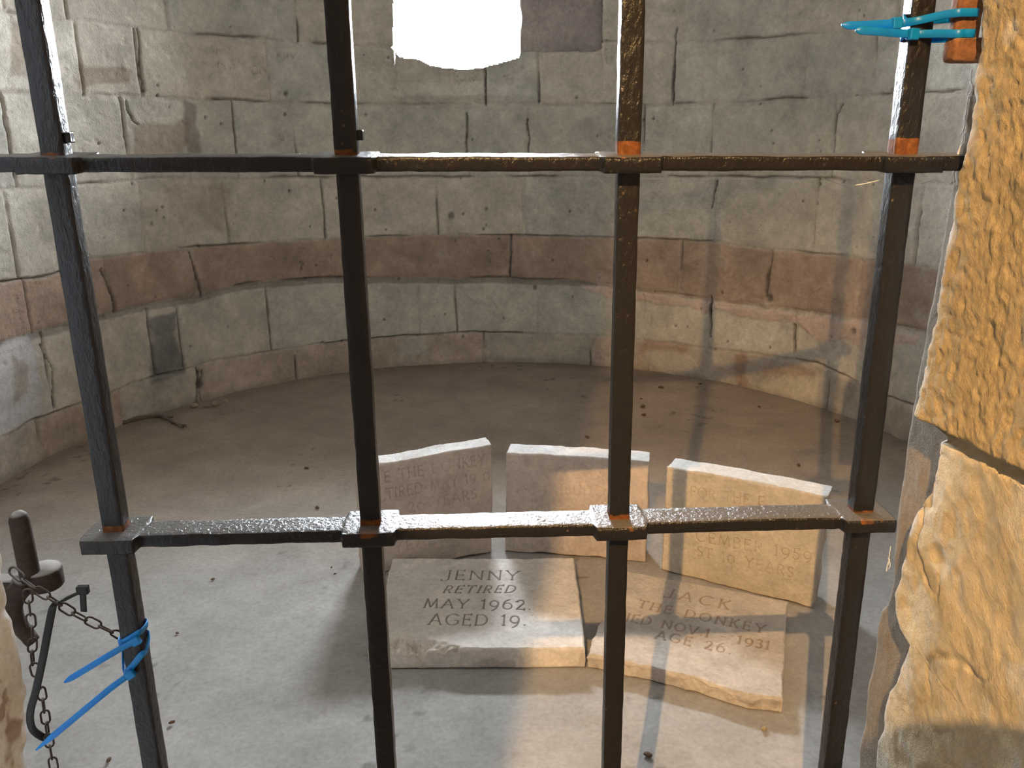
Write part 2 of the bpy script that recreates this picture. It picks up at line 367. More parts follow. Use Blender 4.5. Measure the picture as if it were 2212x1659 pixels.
    for pts, k, cc in [
        ([(20,40),(95,60),(90,170),(20,165)], 0.55, brown), ([(170,140),(285,150),(285,180),(170,190)], 0.6, brown),
        ([(285,270),(410,260),(400,335),(290,335)], 0.55, brown), ([(400,222),(425,225),(430,335),(405,335)], 0.75, (0.20,0.165,0.14)),
        ([(350,400),(490,400),(500,500),(400,500)], 0.25, brown),
        ([(0,420),(80,420),(70,560),(0,590)], 0.45, light), ([(180,430),(300,440),(310,540),(200,555)], 0.4, (0.45,0.44,0.40)),
        ([(325,690),(384,672),(372,722),(404,802),(330,826)], 0.95, (0.20,0.195,0.19)),
        ([(-40,760),(60,725),(88,790),(82,900),(0,945),(-40,950)], 0.85, (0.62,0.62,0.64)),
        ([(28,770),(60,790),(60,850),(30,880)], 0.7, (0.36,0.30,0.24)),
        ([(640,645),(745,640),(745,700),(640,725)], 0.45, light), ([(600,690),(660,680),(680,735),(610,740)], 0.35, light),
        ([(865,735),(925,725),(920,760),(870,765)], 0.6, light), ([(1000,642),(1030,640),(1030,672),(1000,672)], 0.6, light),
        ([(1105,665),(1130,665),(1130,700),(1100,700)], 0.4, light), ([(1050,745),(1270,730),(1275,783),(1050,772)], 0.55, (0.55,0.50,0.42)),
        ([(1390,760),(1470,755),(1550,785),(1520,815),(1400,800)], 0.5, (0.52,0.46,0.38)),
        ([(1635,838),(1700,800),(1768,815),(1766,882),(1700,862)], 0.75, (0.60,0.53,0.40)),
        ([(1395,735),(1490,748),(1480,762),(1390,755)], 0.6, (0.33,0.20,0.14)), ([(1590,765),(1612,765),(1612,838),(1590,838)], 0.6, (0.33,0.20,0.14)),
        ([(1650,790),(1760,790),(1760,812),(1650,815)], 0.5, (0.34,0.21,0.14)),
        ([(1480,640),(1340,380),(1520,400),(1560,520)], 0.0, brown),
    ]: blend(k*poly(pts), cc)
    smear = poly([(1258,618),(1370,630),(1480,645),(1560,657),(1650,668),(1780,686),(1880,702),(1990,728),(1980,745),(1870,735),(1862,752),(1830,728),(1772,740),(1748,716),(1700,690),(1650,690),(1600,680),(1545,664),(1520,680),(1492,664),(1400,652),(1330,648)], 3, 7)
    blend(0.95*smear, (0.60, 0.47, 0.40)); disp += 0.007*smear
    # dirt and nail holes, cracks, old scratched letters
    r = np.random.default_rng(4)
    spots = [(975,466,7),(1050,452,4),(352,447,3),(340,455,3),(330,483,4),(810,453,3),(1230,457,3),(616,247,4),(618,202,5),(445,253,3),(1847,715,6),(1662,645,8),(432,828,9),(1560,632,4),(1155,622,5)]
    spots += [(r.uniform(0, 2000), r.uniform(20, 760), r.uniform(1.6, 3.2)) for _ in range(110)]
    hole = np.zeros(len(tt))
    for x, y, s in spots: hole = np.maximum(hole, 1 - sstep(s*0.5, s*1.3, np.hypot(px-x, (py-y)*0.8)))
    def seg(x, y, pts, wdt):
        o = np.zeros(len(x))
        for a, b in zip(pts[:-1], pts[1:]):
            a, b = np.array(a, float), np.array(b, float); ab = b-a
            u = np.clip(((x-a[0])*ab[0]+(y-a[1])*ab[1])/(ab@ab+1e-9), 0, 1); o = np.maximum(o, 1 - sstep(wdt*0.5, wdt*1.4, np.hypot(x-a[0]-u*ab[0], y-a[1]-u*ab[1])))
        return o
    cracks = [[(298,62),(303,110),(306,160),(312,200)],[(272,218),(276,240),(290,262),(300,268)],[(412,545),(425,590),(436,640)],[(220,580),(245,640),(252,675)],
              [(1822,225),(1808,250),(1803,300),(1796,345)],[(1103,509),(1101,560),(1102,597)],[(1545,390),(1543,420),(1536,450)],[(1535,640),(1533,730)],[(430,800),(427,850),(422,872)],[(436,800),(434,850)],
              [(1668,560),(1657,600),(1655,640)],[(90,745),(112,800),(118,880)],[(1715,700),(1715,760)],[(1048,155),(1050,225)],[(1140,260),(1142,335)],[(1010,245),(1008,335)],[(1460,60),(1456,130),(1454,215)]]
    ck = np.zeros(len(tt)); jx = px + 5*ed; jy = py + 4*fbm(Q, 16, 2, 90)
    for cpt in cracks: ck = np.maximum(ck, seg(jx, jy, cpt, 2.0))
    letters = [[(597,126),(601,113),(606,125)],[(598,121),(605,121)],[(615,116),(615,127)],[(621,116),(621,127)],[(615,122),(621,122)],[(629,117),(635,127)],[(640,115),(632,124)],
               [(456,101),(453,113)],[(458,100),(462,112)],[(468,106),(468,118)],[(473,104),(476,119)],[(497,106),(502,110)],[(422,131),(425,134)],[(433,133),(443,136)],[(454,131),(460,141)],[(472,136),(471,150)],[(472,136),(482,139)],[(482,139),(487,150)],[(485,132),(488,135)],[(496,138),(498,152)],[(497,145),(509,147)],[(504,137),(507,150)],
               [(545,146),(550,142),(556,146),(556,157),(550,161),(545,156),(545,146)],[(562,145),(563,160)],[(568,146),(571,160)],[(575,148),(574,159)],[(605,298),(610,305)],[(612,296),(613,303)]]
    lt = np.zeros(len(tt))
    for q in letters: lt = np.maximum(lt, seg(px, py, q, 1.4))
    lt *= sstep(-0.5, 0.2, fbm(Q, 40, 2, 91))
    blend(0.5*lt, (0.22, 0.13, 0.11)); blend(0.75*hole, (0.10, 0.085, 0.075)); blend(0.8*ck, (0.09, 0.075, 0.065)); blend(0.7*dark, (0.13, 0.11, 0.095)); 
    disp -= 0.004*lt + 0.010*hole + 0.018*ck
    pinky = sstep(0.30, 0.62, fbm(Q, 7, 4, 95)); blend(0.22*pinky, (0.46, 0.44, 0.40))
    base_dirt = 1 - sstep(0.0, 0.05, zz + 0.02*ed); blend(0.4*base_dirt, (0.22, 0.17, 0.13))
    rr = RR - disp; z_top = 2.48
    P = np.stack([RC[0]+rr*np.sin(tt), RC[1]+rr*np.cos(tt), zz], 1)
    sill = (px > 853+3*ed) & (px < 1304+3*ed) & (py < 206) & (zz < z_top); P[:, 1] += np.where(sill, 0.035*np.clip((206-py)/30, 0, 1), 0)
    F = grid_faces(nu, nv)
    # window recess: leave the opening out
    hp = np.array([(848,-40),(848,96),(843,104),(852,112),(860,124),(880,126),(902,128),(925,141),(960,147),(1000,150),(1040,147),(1062,141),(1100,131),(1122,124),(1126,112),(1290,112),(1303,104),(1303,-40)], float)
    x, y = px, np.where((zz > 2.1) & (zz < z_top) & (np.abs(tt+0.02) < 0.5), np.minimum(np.maximum(py, -30), 60), py)
    ins = np.zeros(len(tt), bool)
    for a, b in zip(hp, np.roll(hp, -1, 0)):
        ins ^= ((a[1] > y) != (b[1] > y)) & (x < (b[0]-a[0])*(y-a[1])/(b[1]-a[1]+1e-9)+a[0])
    ins &= zz < z_top
    keep = ~ins[F].all(1); Fk = F[keep]
    # reveal: push the rim outwards through the thickness of the wall
    used = ins[Fk].any(1)
    rim = {}
    cnt = {}
    Fd = F[~keep]
    for f in Fd:
        for a, b in zip(f, np.roll(f, -1)): cnt[(a, b)] = 1
    edges = [(a, b) for (a, b) in cnt if (b, a) not in cnt]
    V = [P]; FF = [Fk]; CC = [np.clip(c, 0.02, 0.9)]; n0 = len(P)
    ring_v = sorted(set(v for e in edges for v in e)); idx = {v: i for i, v in enumerate(ring_v)}
    R = P[ring_v]; steps = 14; nr = len(ring_v)
    rows = [np.array(ring_v)]
    for k in range(1, steps+1):
        q = R.copy(); q[:, 1] += 0.58*k/steps; q[:, 0] += np.where(R[:, 0] < -0.3, 0.12, 0.10)*k/steps*0.6
        q += 0.006*np.stack([fbm(q, 14, 3, 7), np.zeros(nr), fbm(q, 14, 3, 8)], 1)
        V.append(q); CC.append(np.tile([0.50, 0.46, 0.42], (nr, 1)) * (1+0.15*fbm(q, 9, 3, 5))[:, None]); rows.append(np.arange(nr)+n0+(k-1)*nr)
    for k in range(steps):
        FF.append(np.array([(rows[k][idx[a]], rows[k][idx[b]], rows[k+1][idx[b]], rows[k+1][idx[a]]) for a, b in edges])[:, ::-1])
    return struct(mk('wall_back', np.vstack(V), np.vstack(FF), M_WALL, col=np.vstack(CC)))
build_ring()

def rock_block(name, x0, x1, y0, y1, z0, z1, colr, amp=0.012, seed=1, n=(60, 16, 60), mat=None, rnd=0.015):
    """closed roughly dressed block with dented, rounded faces"""
    V, F, b = [], [], 0
    L = np.array([x0, y0, z0]); S = np.array([x1-x0, y1-y0, z1-z0]); n = np.array(n)
    for ax in range(3):
        for side in (0, 1):
            u, v = [(1, 2), (2, 0), (0, 1)][ax]
            gu, gv = [g.ravel() for g in np.meshgrid(np.linspace(0, 1, n[u]), np.linspace(0, 1, n[v]), indexing='ij')]
            p = np.zeros((len(gu), 3)); p[:, ax] = side; p[:, u] = gu; p[:, v] = gv
            V.append(p*S+L); F.append(grid_faces(n[u], n[v], flip=(side == 0), base=b)); b += len(p)
    V = np.vstack(V); F = np.vstack(F); c = L+S/2; h = S/2
    d = np.abs(V-c); e = h-d; s = np.sort(e, 1); k = np.clip(1 - (s[:, 0]+s[:, 1])/rnd, 0, 1)
    V = V - (V-c)/np.linalg.norm(V-c, axis=1)[:, None]*(k*rnd*0.35)[:, None]
    V = V + amp*np.stack([fbm(V, 11, 4, seed), fbm(V, 11, 4, seed+5), fbm(V, 11, 4, seed+9)], 1)
    col = np.array(colr)*(1+0.15*fbm(V, 8, 3, seed+3)+0.1*fbm(V, 40, 2, seed+4))[:, None]
    return mk(name, V, F, mat or M_WALL, col=col)
# rough stone left standing in the right half of the window recess
struct(rock_block('recess_stone', 0.074, 0.560, 5.29, 5.62, 1.83, 2.56, (0.40, 0.345, 0.33), 0.016, 3, (70, 40, 70)))

# ------------------------------------------------------------------ floor, ceiling, room behind the viewer
def build_floor():
    X = np.concatenate([np.arange(-3.2, -2.3, 0.15), np.arange(-2.3, 2.2, 0.012), np.arange(2.2, 3.4, 0.15)])
    Y = np.concatenate([np.arange(-4.2, 0.9, 0.15), np.arange(0.9, 5.32, 0.012), np.arange(5.34, 6.0, 0.1)])
    xx, yy = [g.ravel() for g in np.meshgrid(X, Y, indexing='ij')]
    Q = np.stack([xx, yy, 0*xx], 1)
    z = 0.003*fbm(Q, 2.2, 3, 1) + 0.0012*fbm(Q, 18, 3, 2)
    rr = np.hypot(xx-RC[0], yy-RC[1]); z += 0.012*sstep(1.93, 2.09, rr)*(0.6+0.6*fbm(Q, 6, 3, 4))
    z += 0.0045*sstep(0.55, 0.75, fbm(Q, 42, 2, 6))
    c = np.array([0.325, 0.312, 0.305])*(1 + 0.16*fbm(Q, 1.6, 4, 11) + 0.07*fbm(Q, 30, 3, 12))[:, None]
    far = sstep(2.1, 3.4, yy + 0.35*fbm(Q, 1.3, 3, 13)); c = c*(1-far[:, None]) + np.array([0.275, 0.222, 0.18])*far[:, None]*(1+0.2*fbm(Q, 2.5, 4, 14))[:, None]  # dimmer, warmer light of the far floor put into its colour
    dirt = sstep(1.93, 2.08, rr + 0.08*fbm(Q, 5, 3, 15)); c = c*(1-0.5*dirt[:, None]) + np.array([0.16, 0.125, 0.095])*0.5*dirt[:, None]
    sp_ = sstep(0.52, 0.66, fbm(Q, 24, 2, 16))*sstep(0.0, 0.5, fbm(Q, 3, 2, 17)); c *= (1-0.45*sp_)[:, None]
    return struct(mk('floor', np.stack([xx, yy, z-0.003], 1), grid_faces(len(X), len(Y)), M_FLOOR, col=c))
build_floor()
CL = (0.52, 0.50, 0.46)
def flat(name, parts, colr=CL):
    V, F = join(parts); return struct(mk(name, V, F, M_ROOM, col=np.tile(colr, (len(V), 1)), smooth=False))
flat('ceiling', [box(-3.3, 3.3, -4.2, 6.2, 3.6, 3.7)], (0.2, 0.18, 0.16))
y0, y1, z0, z1 = FILL_OPENING
flat('wall_rear', [box(-3.2, 3.2, -4.1, -4.0, 0, 3.6)], (0.10, 0.085, 0.07))
flat('wall_front', [box(3.1, 3.2, -4.0, -0.6, 0, 3.6),
                   box(-3.2, -3.1, -4.0, y0, 0, 3.6), box(-3.2, -3.1, y1, -0.6, 0, 3.6), box(-3.2, -3.1, y0, y1, 0, z0), box(-3.2, -3.1, y0, y1, z1, 3.6),
                   box(-0.95, 0.8, -0.7, 1.1, 2.85, 3.6)])

# ------------------------------------------------------------------ door jambs
def jamb(name, X, side, edge_pts, ys, zs, colfn, dispfn, extra=None, ret=0.5, rnd=0.012):
    """reveal face at X (facing -side), running from its far edge towards the viewer, then turning the corner"""
    e = np.array([on_x(x, y, X)[1:] for x, y in edge_pts]); i = np.argsort(e[:, 1]); ez, ey = e[i, 1], e[i, 0]
    A = np.concatenate([ys, np.linspace(0.0, 0.03, 14)[1:], np.linspace(0.03, ret, 12)[1:]])   # <0 reveal, >0 return
    aa, zz = [g.ravel() for g in np.meshgrid(A, zs, indexing='ij')]
    Ye = np.interp(zz, ez, ey); Q0 = np.stack([aa, zz, np.zeros_like(aa)+X*3], 1)
    rv = aa <= 0
    P = np.stack([np.where(rv, X, X+side*aa), np.where(rv, Ye+aa, Ye), zz], 1)
    th = sstep(-rnd, rnd, aa)*math.pi/2
    Nn = np.stack([-side*np.cos(th), np.sin(th), 0*th], 1)
    P = P - Nn*(np.clip(1-np.abs(aa)/rnd, 0, 1)**2*rnd*0.3)[:, None]
    d = dispfn(aa, zz, Q0, P); P = P + Nn*d[:, None]
    col = colfn(aa, zz, Q0, P)
    F = grid_faces(len(A), len(zs), flip=(side < 0))
    V = P; 
    if extra:
        ev, ef = extra; n = len(V); V = np.vstack([V, np.array(ev)]); F = np.vstack([F, np.array(ef)+n]); col = np.vstack([col, np.tile(col.mean(0), (len(ev), 1))])
    return struct(mk(name, V, F, M_JAMB, col=col))
YS_R = np.concatenate([np.arange(-1.7, -0.42, 0.06), np.arange(-0.42, 0.0, 0.0028), [0.0]])
ZS_R = np.concatenate([np.arange(-0.02, 0.44, 0.03), np.arange(0.44, 1.62, 0.0028), np.arange(1.64, 3.65, 0.05)])
EDGE_R = [(2132,-60),(2130,0),(2120,130),(2100,300),(2086,345),(2075,390),(2060,500),(2046,580),(2030,680),(2010,760),(1990,850),(1982,905),(2006,925),(2013,950),(2005,1010),(1995,1060),(1973,1090),(1958,1130),(1945,1170),(1942,1200),(1931,1240),(1922,1280),(1925,1320),(1938,1360),(1956,1388),(1945,1410),(1931,1440),(1925,1470),(1910,1490),(1903,1520),(1900,1550),(1887,1600),(1880,1659),(1875,1700)]
def zjoint(a): return 1.064 + (-a)*0.085
def disp_r(a, z, Q, P):
    zj = zjoint(np.minimum(a, 0)) + 0.004*fbm(Q, 18, 2, 3)
    upb = sstep(-0.003, 0.003, z-zj)
    S = P*np.array([1, 1, 0.75])
    peck = fbm(S, 105, 3, 5, 0.6); hew = fbm(P, 30, 3, 6)
    u = 0.0036*peck + 0.0020*hew
    ridg = 1-np.abs(fbm(P, 9, 3, 8))*2.6; crack = np.clip(ridg-0.86, 0, 1)*7
    l = 0.0055*fbm(P, 13, 3, 9) + 0.0022*fbm(P, 50, 3, 10) - 0.004*crack*sstep(-0.2, 0.3, fbm(P, 5, 2, 18))
    d = upb*(u+0.006) + (1-upb)*(l-0.004)
    g = 1-sstep(0.003, 0.010, np.abs(z-zj+0.004)); return d - 0.016*g
def col_r(a, z, Q, P):
    upb = sstep(-0.003, 0.003, z-zjoint(np.minimum(a, 0)))[:, None]
    c = np.array([0.43, 0.335, 0.195])*upb + np.array([0.58, 0.49, 0.34])*(1-upb)
    c = c*(1+0.16*fbm(P, 10, 4, 12)+0.10*fbm(P, 60, 2, 13))[:, None]
    ed = sstep(-0.018, -0.002, a + 0.012*fbm(P, 30, 3, 14)); ed = (ed*(0.35+0.5*sstep(-0.2, 0.3, fbm(P, 12, 3, 15))))[:, None]
    c = c*(1-ed) + np.array([0.66, 0.62, 0.58])*ed
    low = (sstep(0.50, 0.62, fbm(P, 16, 3, 16)+0.25*(z < 0.75)))[:, None]*0.5; c = c*(1-low)+np.array([0.62, 0.60, 0.57])*low
    return c
jamb('wall_right', 0.50, 1, EDGE_R, YS_R, ZS_R, col_r, disp_r, ret=0.25)
# rebate behind it: smoother strip that the gate closes against
EDGE_S = [(2116,-60),(2112,60),(2110,130),(2062,345),(2040,470),(2000,690),(1975,830),(1962,930),(1950,1000),(1936,1120),(1925,1250),(1914,1300),(1903,1318),(1896,1350),(1890,1400),(1884,1440),(1872,1490),(1863,1570),(1853,1610),(1852,1659),(1850,1700)]
YS_S = np.concatenate([np.arange(-0.16, 0.0, 0.003), [0.0]])
def disp_s(a, z, Q, P): return 0.0022*fbm(P, 30, 3, 21) + 0.003*fbm(P, 9, 2, 22)
def col_s(a, z, Q, P):
    c = np.array([0.27, 0.225, 0.175])*(1+0.14*fbm(P, 10, 3, 23))[:, None]
    ed = (sstep(-0.012, -0.001, a)*0.5)[:, None]; return c*(1-ed)+np.array([0.45, 0.42, 0.38])*ed
jamb('wall_right', 0.535, 1, EDGE_S, YS_S, ZS_R, col_s, disp_s, ret=0.7)
# left jamb: pale lime-washed stone, flaking to rusty brown
EDGE_L = [(x+9, y) for x, y in [(-12,900),(-10,1090),(0,1136),(6,1165),(10,1200),(12,1240),(17,1280),(28,1325),(38,1365),(44,1400),(52,1440),(58,1490),(61,1530),(58,1575),(55,1610),(58,1640),(62,1662),(64,1720)]]
YS_L = np.concatenate([np.arange(-1.5, -0.2, 0.05), np.arange(-0.2, 0.0, 0.0028), [0.0]])
ZS_L = np.concatenate([np.arange(-0.02, 0.55, 0.03), np.arange(0.55, 1.12, 0.0028), np.arange(1.14, 3.65, 0.05)])
def disp_l(a, z, Q, P): return 0.004*fbm(P, 22, 4, 31) + 0.0035*fbm(P, 60, 2, 32)
def col_l(a, z, Q, P):
    c = np.array([0.84, 0.86, 0.88])*(1+0.12*fbm(P, 14, 3, 33))[:, None]
    k = sstep(0.26, 0.42, fbm(P, 26, 4, 34))[:, None]*0.75; c = c*(1-k)+np.array([0.30, 0.20, 0.13])*k; return c
pier = box(-1.2, -0.478, -0.95, -0.94, 0, 3.6)
jamb('wall_left', -0.53, -1, EDGE_L, YS_L, ZS_L, col_l, disp_l, extra=pier, ret=0.42, rnd=0.022)
V, F = join([box(-1.2, -0.93, 0.6, 1.27, 0, 3.6), box(-1.2, -0.53, 0.5, 0.62, 0, 3.6), box(0.72, 0.80, 0.9, 1.31, 0, 3.6), box(-1.2, -0.53, -0.95, -0.6, 0, 3.6), box(-3.2, -0.9, -0.75, -0.6, 0, 3.6), box(0.52, 3.2, -0.75, -0.6, 0, 3.6)])
struct(mk('wall_left', V, F, M_JAMB, col=np.tile((0.5, 0.47, 0.42), (len(V), 1)), smooth=False))

# ------------------------------------------------------------------ iron gate
GA = math.radians(2.2); GU = np.array([math.cos(GA), math.sin(GA), 0]); GN = np.array([-math.sin(GA), math.cos(GA), 0]); GZ = np.array([0, 0, 1.])
GP = np.array([0, 0.98, 0])            # front faces of the uprights
def gate(u, d, z): return GP + u*GU + d*GN + z*GZ
def on_gate(x, y, d=0.0):
    p = on_plane(x, y, GP + d*GN, GN); q = p-GP; return q @ GU, p[2]
BW, BD = 0.0262, 0.0240                # uprights
HD, HH = 0.044, 0.0168                 # cross bars: depth, height
UPO = []
UPR = [-0.5135, -0.1862, 0.1388, 0.4652]
def beam(path_pt, ax_w, ax_h, wfun, hfun, S, seed, amp=0.0005, k=6, tilt=0.0, off=None):
    """rounded rectangular bar swept along S; wfun/hfun give full sizes"""
    ring = []
    for (sx, sy, ex, ey) in ((1, 1, -1, 0), (-1, 1, 0, -1), (-1, -1, 1, 0), (1, -1, 0, 1)):
        for t in np.linspace(0.04, 1.96, k): ring.append((sx+ex*t if ex else sx, sy+ey*t if ey else sy))
    ring = np.array(ring); r = np.abs(ring).min(1); cor = np.where(r > 0.9, 0.97, 1.0)[:, None]; ring = ring*cor
    V = []
    for s in S:
        c = path_pt(s); w_, h_ = wfun(s)/2, hfun(s)/2; o = off(s) if off else 0
        x = ring[:, 0]*w_ + o; y = ring[:, 1]*h_
        if tilt: x, y = x*math.cos(tilt)-y*math.sin(tilt), x*math.sin(tilt)+y*math.cos(tilt)
        V.append(c + x[:, None]*ax_w + y[:, None]*ax_h)
    V = np.vstack(V); n, K = len(S), len(ring)
    nv = np.stack([fbm(V, 45, 3, seed), fbm(V, 45, 3, seed+1), fbm(V, 45, 3, seed+2)], 1)
    V = V + amp*nv*1.6 + amp*0.8*np.stack([fbm(V, 9, 2, seed+3)]*3, 1)
    F = []
    for i in range(n-1):
        for j in range(K): F.append((i*K+j, i*K+(j+1) % K, (i+1)*K+(j+1) % K, (i+1)*K+j))
    F += [tuple(range(K))[::-1], tuple((n-1)*K+j for j in range(K))]
    return V, F
G = thing('iron_gate', gate(0, 0.012, 0.02), 'black painted wrought iron gate with square upright bars and swollen cross bars', 'gate')
UZ, LZ = (lambda u: 1.3823-0.0105*(u+0.55)), (lambda u: 0.9156-0.0026*(u+0.55))
bar_ends = {0: UZ, 1: LZ}
rust_up = {0: [(1.385, .008, .6), (0.93, .010, 1.0)], 1: [(1.385, .010, .75), (0.93, .010, 1.0)], 2: [(1.389, .011, 1.3), (0.93, .008, 1.1)], 3: [(1.387, .016, 1.4), (0.93, .005, 0.9)]}
for i, u in enumerate(UPR):
    S = np.concatenate([np.arange(0.02, 0.5, 0.02), np.arange(0.5, 1.65, 0.004), np.arange(1.66, 2.86, 0.02)])
    wv = lambda s: BW + 0.0004*math.sin(s*17+i)
    V, F = beam(lambda s: gate(u, BD/2, s), GU, GN, wv, lambda s: BD, S, 100+10*i)
    rs = np.zeros(len(V))
    for zc, hw, k in rust_up[i]:
        top = UZ(u)+0.0084 if zc > 1.2 else LZ(u)+0.0084
        hgt = {0: (.004, .009), 1: (.006, .009), 2: (.014, .007), 3: (.0175, .005)}[i][0 if zc > 1.2 else 1]
        rs = np.maximum(rs, k*(1 - sstep(hgt*0.8, hgt*1.2, np.abs(V[:, 2]-top)+0.0022*fbm(V, 120, 2, 150+i)))*(0.85+0.4*fbm(V, 60, 3, 160+i)))
    rs = np.maximum(rs, 0.28*sstep(0.2, 0.6, fbm(V, 12, 3, 140+i)))
    UPO.append(mk('upright_bar', V, F, M_IRON, G, rust=rs))
def swell(s, half=0.034, edge=0.0032):
    return max(1 - float(sstep(half-edge/2, half+edge/2, np.array(abs(s-u)))) for u in UPR)
def crossbar(zf, u0, u1, seed, tilt=0.0, fine=0.002, rk=0.10):
    us = np.arange(u0, u1+1e-6, fine)
    dep = lambda s: HD + 0.029*swell(s); hei = lambda s: HH + 0.0022*swell(s) + 0.0005*math.sin(s*23+seed)
    V, F = beam(lambda s: gate(s, BD/2, zf(s)), GN, GZ, dep, hei, us, seed, 0.0007, tilt=tilt)
    fr = (V-GP) @ GN; uu = (V-GP) @ GU
    rs = np.zeros(len(V))
    for u in UPR:
        near = 1-sstep(0.028, 0.042, np.abs(uu-u)); front = 1-sstep(-0.012, 0.002, fr)
        rs = np.maximum(rs, near*front*(rk+0.3*fbm(V, 30, 3, seed+9)))
        hole = 1-sstep(0.013, 0.020, np.abs(uu-u)); rs = np.maximum(rs, hole*(1-sstep(-0.016, -0.004, fr))*(0.40+0.75*fbm(V, 55, 3, seed+14))*(V[:, 2] > zf(u)+0.003))
    rs = np.maximum(rs, 0.30*sstep(0.25, 0.6, fbm(V, 10, 3, seed+12)))
    return mk('cross_bar', V, F, M_IRON, G, rust=rs)
crossbar(UZ, -0.925, 0.60, 210, tilt=math.radians(4.5), rk=0.05)
crossbar(LZ, -0.549, 0.5005, 220)
crossbar(lambda u: 0.452, -0.549, 0.5005, 230, fine=0.006)
crossbar(lambda u: 1.829, -0.549, 0.5005, 240, fine=0.006)
crossbar(lambda u: 2.287, -0.549, 0.5005, 250, fine=0.006)
crossbar(lambda u: 2.745, -0.549, 0.5005, 260, fine=0.006)
# square bolt heads on the inner faces of the first two uprights
for (x, y, u, ub) in ((148, 297, UPR[0]+BW/2, 0), (777, 292, UPR[1]+BW/2, 1)):
    uz = on_gate(x, y, 0.012)[1]
    V, F = obox(gate(u+0.003, 0.013, uz), GU, GN, GZ, 0.0035, 0.0062, 0.0058); o = bevel(mk('bolt_head', V, F, M_IRON, {'obj': UPO[ub], '_o': G['_o']}, rust=np.zeros(8), smooth=False), 0.0012)

# ------------------------------------------------------------------ cable ties
def gpt(x, y, d=0.0): return on_plane(x, y, GP + d*GN, GN)
def cable_tie(label, head_px, tail_px, band, d_head, mat=M_BLUE, wpx=17, headsz=(0.0075, 0.0055, 0.006), group=None, band_w=None, tail_w=None, tail_d=None):
    hc = gpt(*head_px, d_head); t = thing('cable_tie', hc, label, 'cable tie', group)
    wd = 0.0088
    V, F = ribbon(smooth_path(band, 60), band_w if band_w is not None else (0, 0, 1), wd, 0.0016); mk('strap', V, F, mat, t)
    td = tail_d if tail_d is not None else [d_head]*len(tail_px)
    tp = smooth_path([gpt(x, y, d) for (x, y), d in zip(tail_px, td)], 40)
    s = np.linspace(0, 1, 40); wdt = wd*np.where(s < 0.8, 1.0, 1-0.72*((s-0.8)/0.2)**1.5)
    V, F = ribbon(tp, tail_w if tail_w is not None else (0, 0, 1), wdt, 0.0016); mk('tail', V, F, mat, t)
    dirv = tp[0]-tp[3]; dirv /= np.linalg.norm(dirv); nn = GN - dirv*np.dot(GN, dirv); nn /= np.linalg.norm(nn); ww = np.cross(dirv, nn)
    V, F = obox(hc, dirv, nn, ww, headsz[0]*0.75, headsz[1]*0.8, headsz[2]); bevel(mk('head', V, F, mat, t, smooth=False), 0.0012)
    return t
# lower left pair, round the first upright and the chain
def band_round(u, zl, zr, zlb=None, zrb=None, m=0.002, bulge=0.0):
    zlb = zl if zlb is None else zlb; zrb = zr if zrb is None else zrb
    L, R, f, b = u-BW/2-m, u+BW/2+m, -m, BD+m
    return [gate(L+0.006, f, zl+(zr-zl)*0.2), gate(u, f, (zl+zr)/2), gate(R-0.002, f, zr), gate(R+0.001, f+0.006, zr), gate(R+0.001, b-0.006, zrb), gate(R-0.004, b, zrb), gate(u, b, (zlb+zrb)/2), gate(L+0.003-bulge, b, zlb), gate(L-0.001-bulge, b-0.005, zlb), gate(L-0.001-bulge*0.5, f+0.005, zl), gate(L+0.006, f, zl+(zr-zl)*0.2)]
z = lambda x, y: on_gate(x, y, -0.002)[1]
u0 = UPR[0]
cable_tie('blue cable tie round the leftmost gate bar, upper of the pair by the chain', (293, 1384), [(285,1388),(255,1404),(200,1437),(162,1460),(139,1474)],
          band_round(u0, z(258,1392), z(322,1366), bulge=0.003), -0.006, tail_d=[-0.006,-0.008,-0.012,-0.014,-0.014])
cable_tie('blue cable tie round the leftmost gate bar, lower one with the longest tail', (281, 1456), [(273,1462),(240,1486),(190,1527),(130,1577),(78,1620)],
          band_round(u0, z(262,1458), z(328,1412), z(258,1405), z(330,1392), bulge=0.003), -0.006, tail_d=[-0.006,-0.010,-0.016,-0.02,-0.02])
# upper right pair, tying the last upright to the rusty staple
STX = [gpt(2058,45,-0.02), gpt(2113,45,-0.02)]
def long_band(zpx, right_x, y_left, y_right, yb_l, yb_r, d=-0.003):
    fl = (1942, y_left); u3 = UPR[3]
    P = [gpt(fl[0]+8, y_left, d), gpt(1985, y_left-(y_left-y_right)*0.25, d), gpt(2030, y_left-(y_left-y_right)*0.7, -0.020), gpt(2066, y_right+1, -0.0365), gpt(2085, y_right, -0.0375), gpt(right_x-3, y_right, -0.0375), gpt(right_x+1, y_right, -0.030),
         gpt(right_x-1, y_right+7, -0.014), gpt(2085, yb_r, -0.0085), gpt(2056, yb_r, -0.006), gpt(2020, yb_l, 0.012), gpt(1960, yb_l, BD+0.002), gate(u3-BW/2-0.003, BD*0.6, on_gate(1960, yb_l, BD)[1]), gate(u3-BW/2-0.003, BD*0.2, on_gate(1945, y_left, 0)[1])]
    return P
cable_tie('blue cable tie at top right, upper of two joining gate bar to rusty staple', (1936, 50), [(1928,51),(1905,52),(1870,54),(1840,55),(1818,54)],
          long_band(0, 2113, 50, 27, 42, 40), -0.006, tail_d=[-0.006,-0.008,-0.012,-0.014,-0.014])
cable_tie('blue cable tie at top right, lower of two, just under the other', (1972, 74), [(1962,73),(1930,71),(1895,68),(1865,66),(1848,65)],
          long_band(0, 2105, 74, 72, 84, 82), -0.006, tail_d=[-0.008,-0.012,-0.02,-0.024,-0.024])
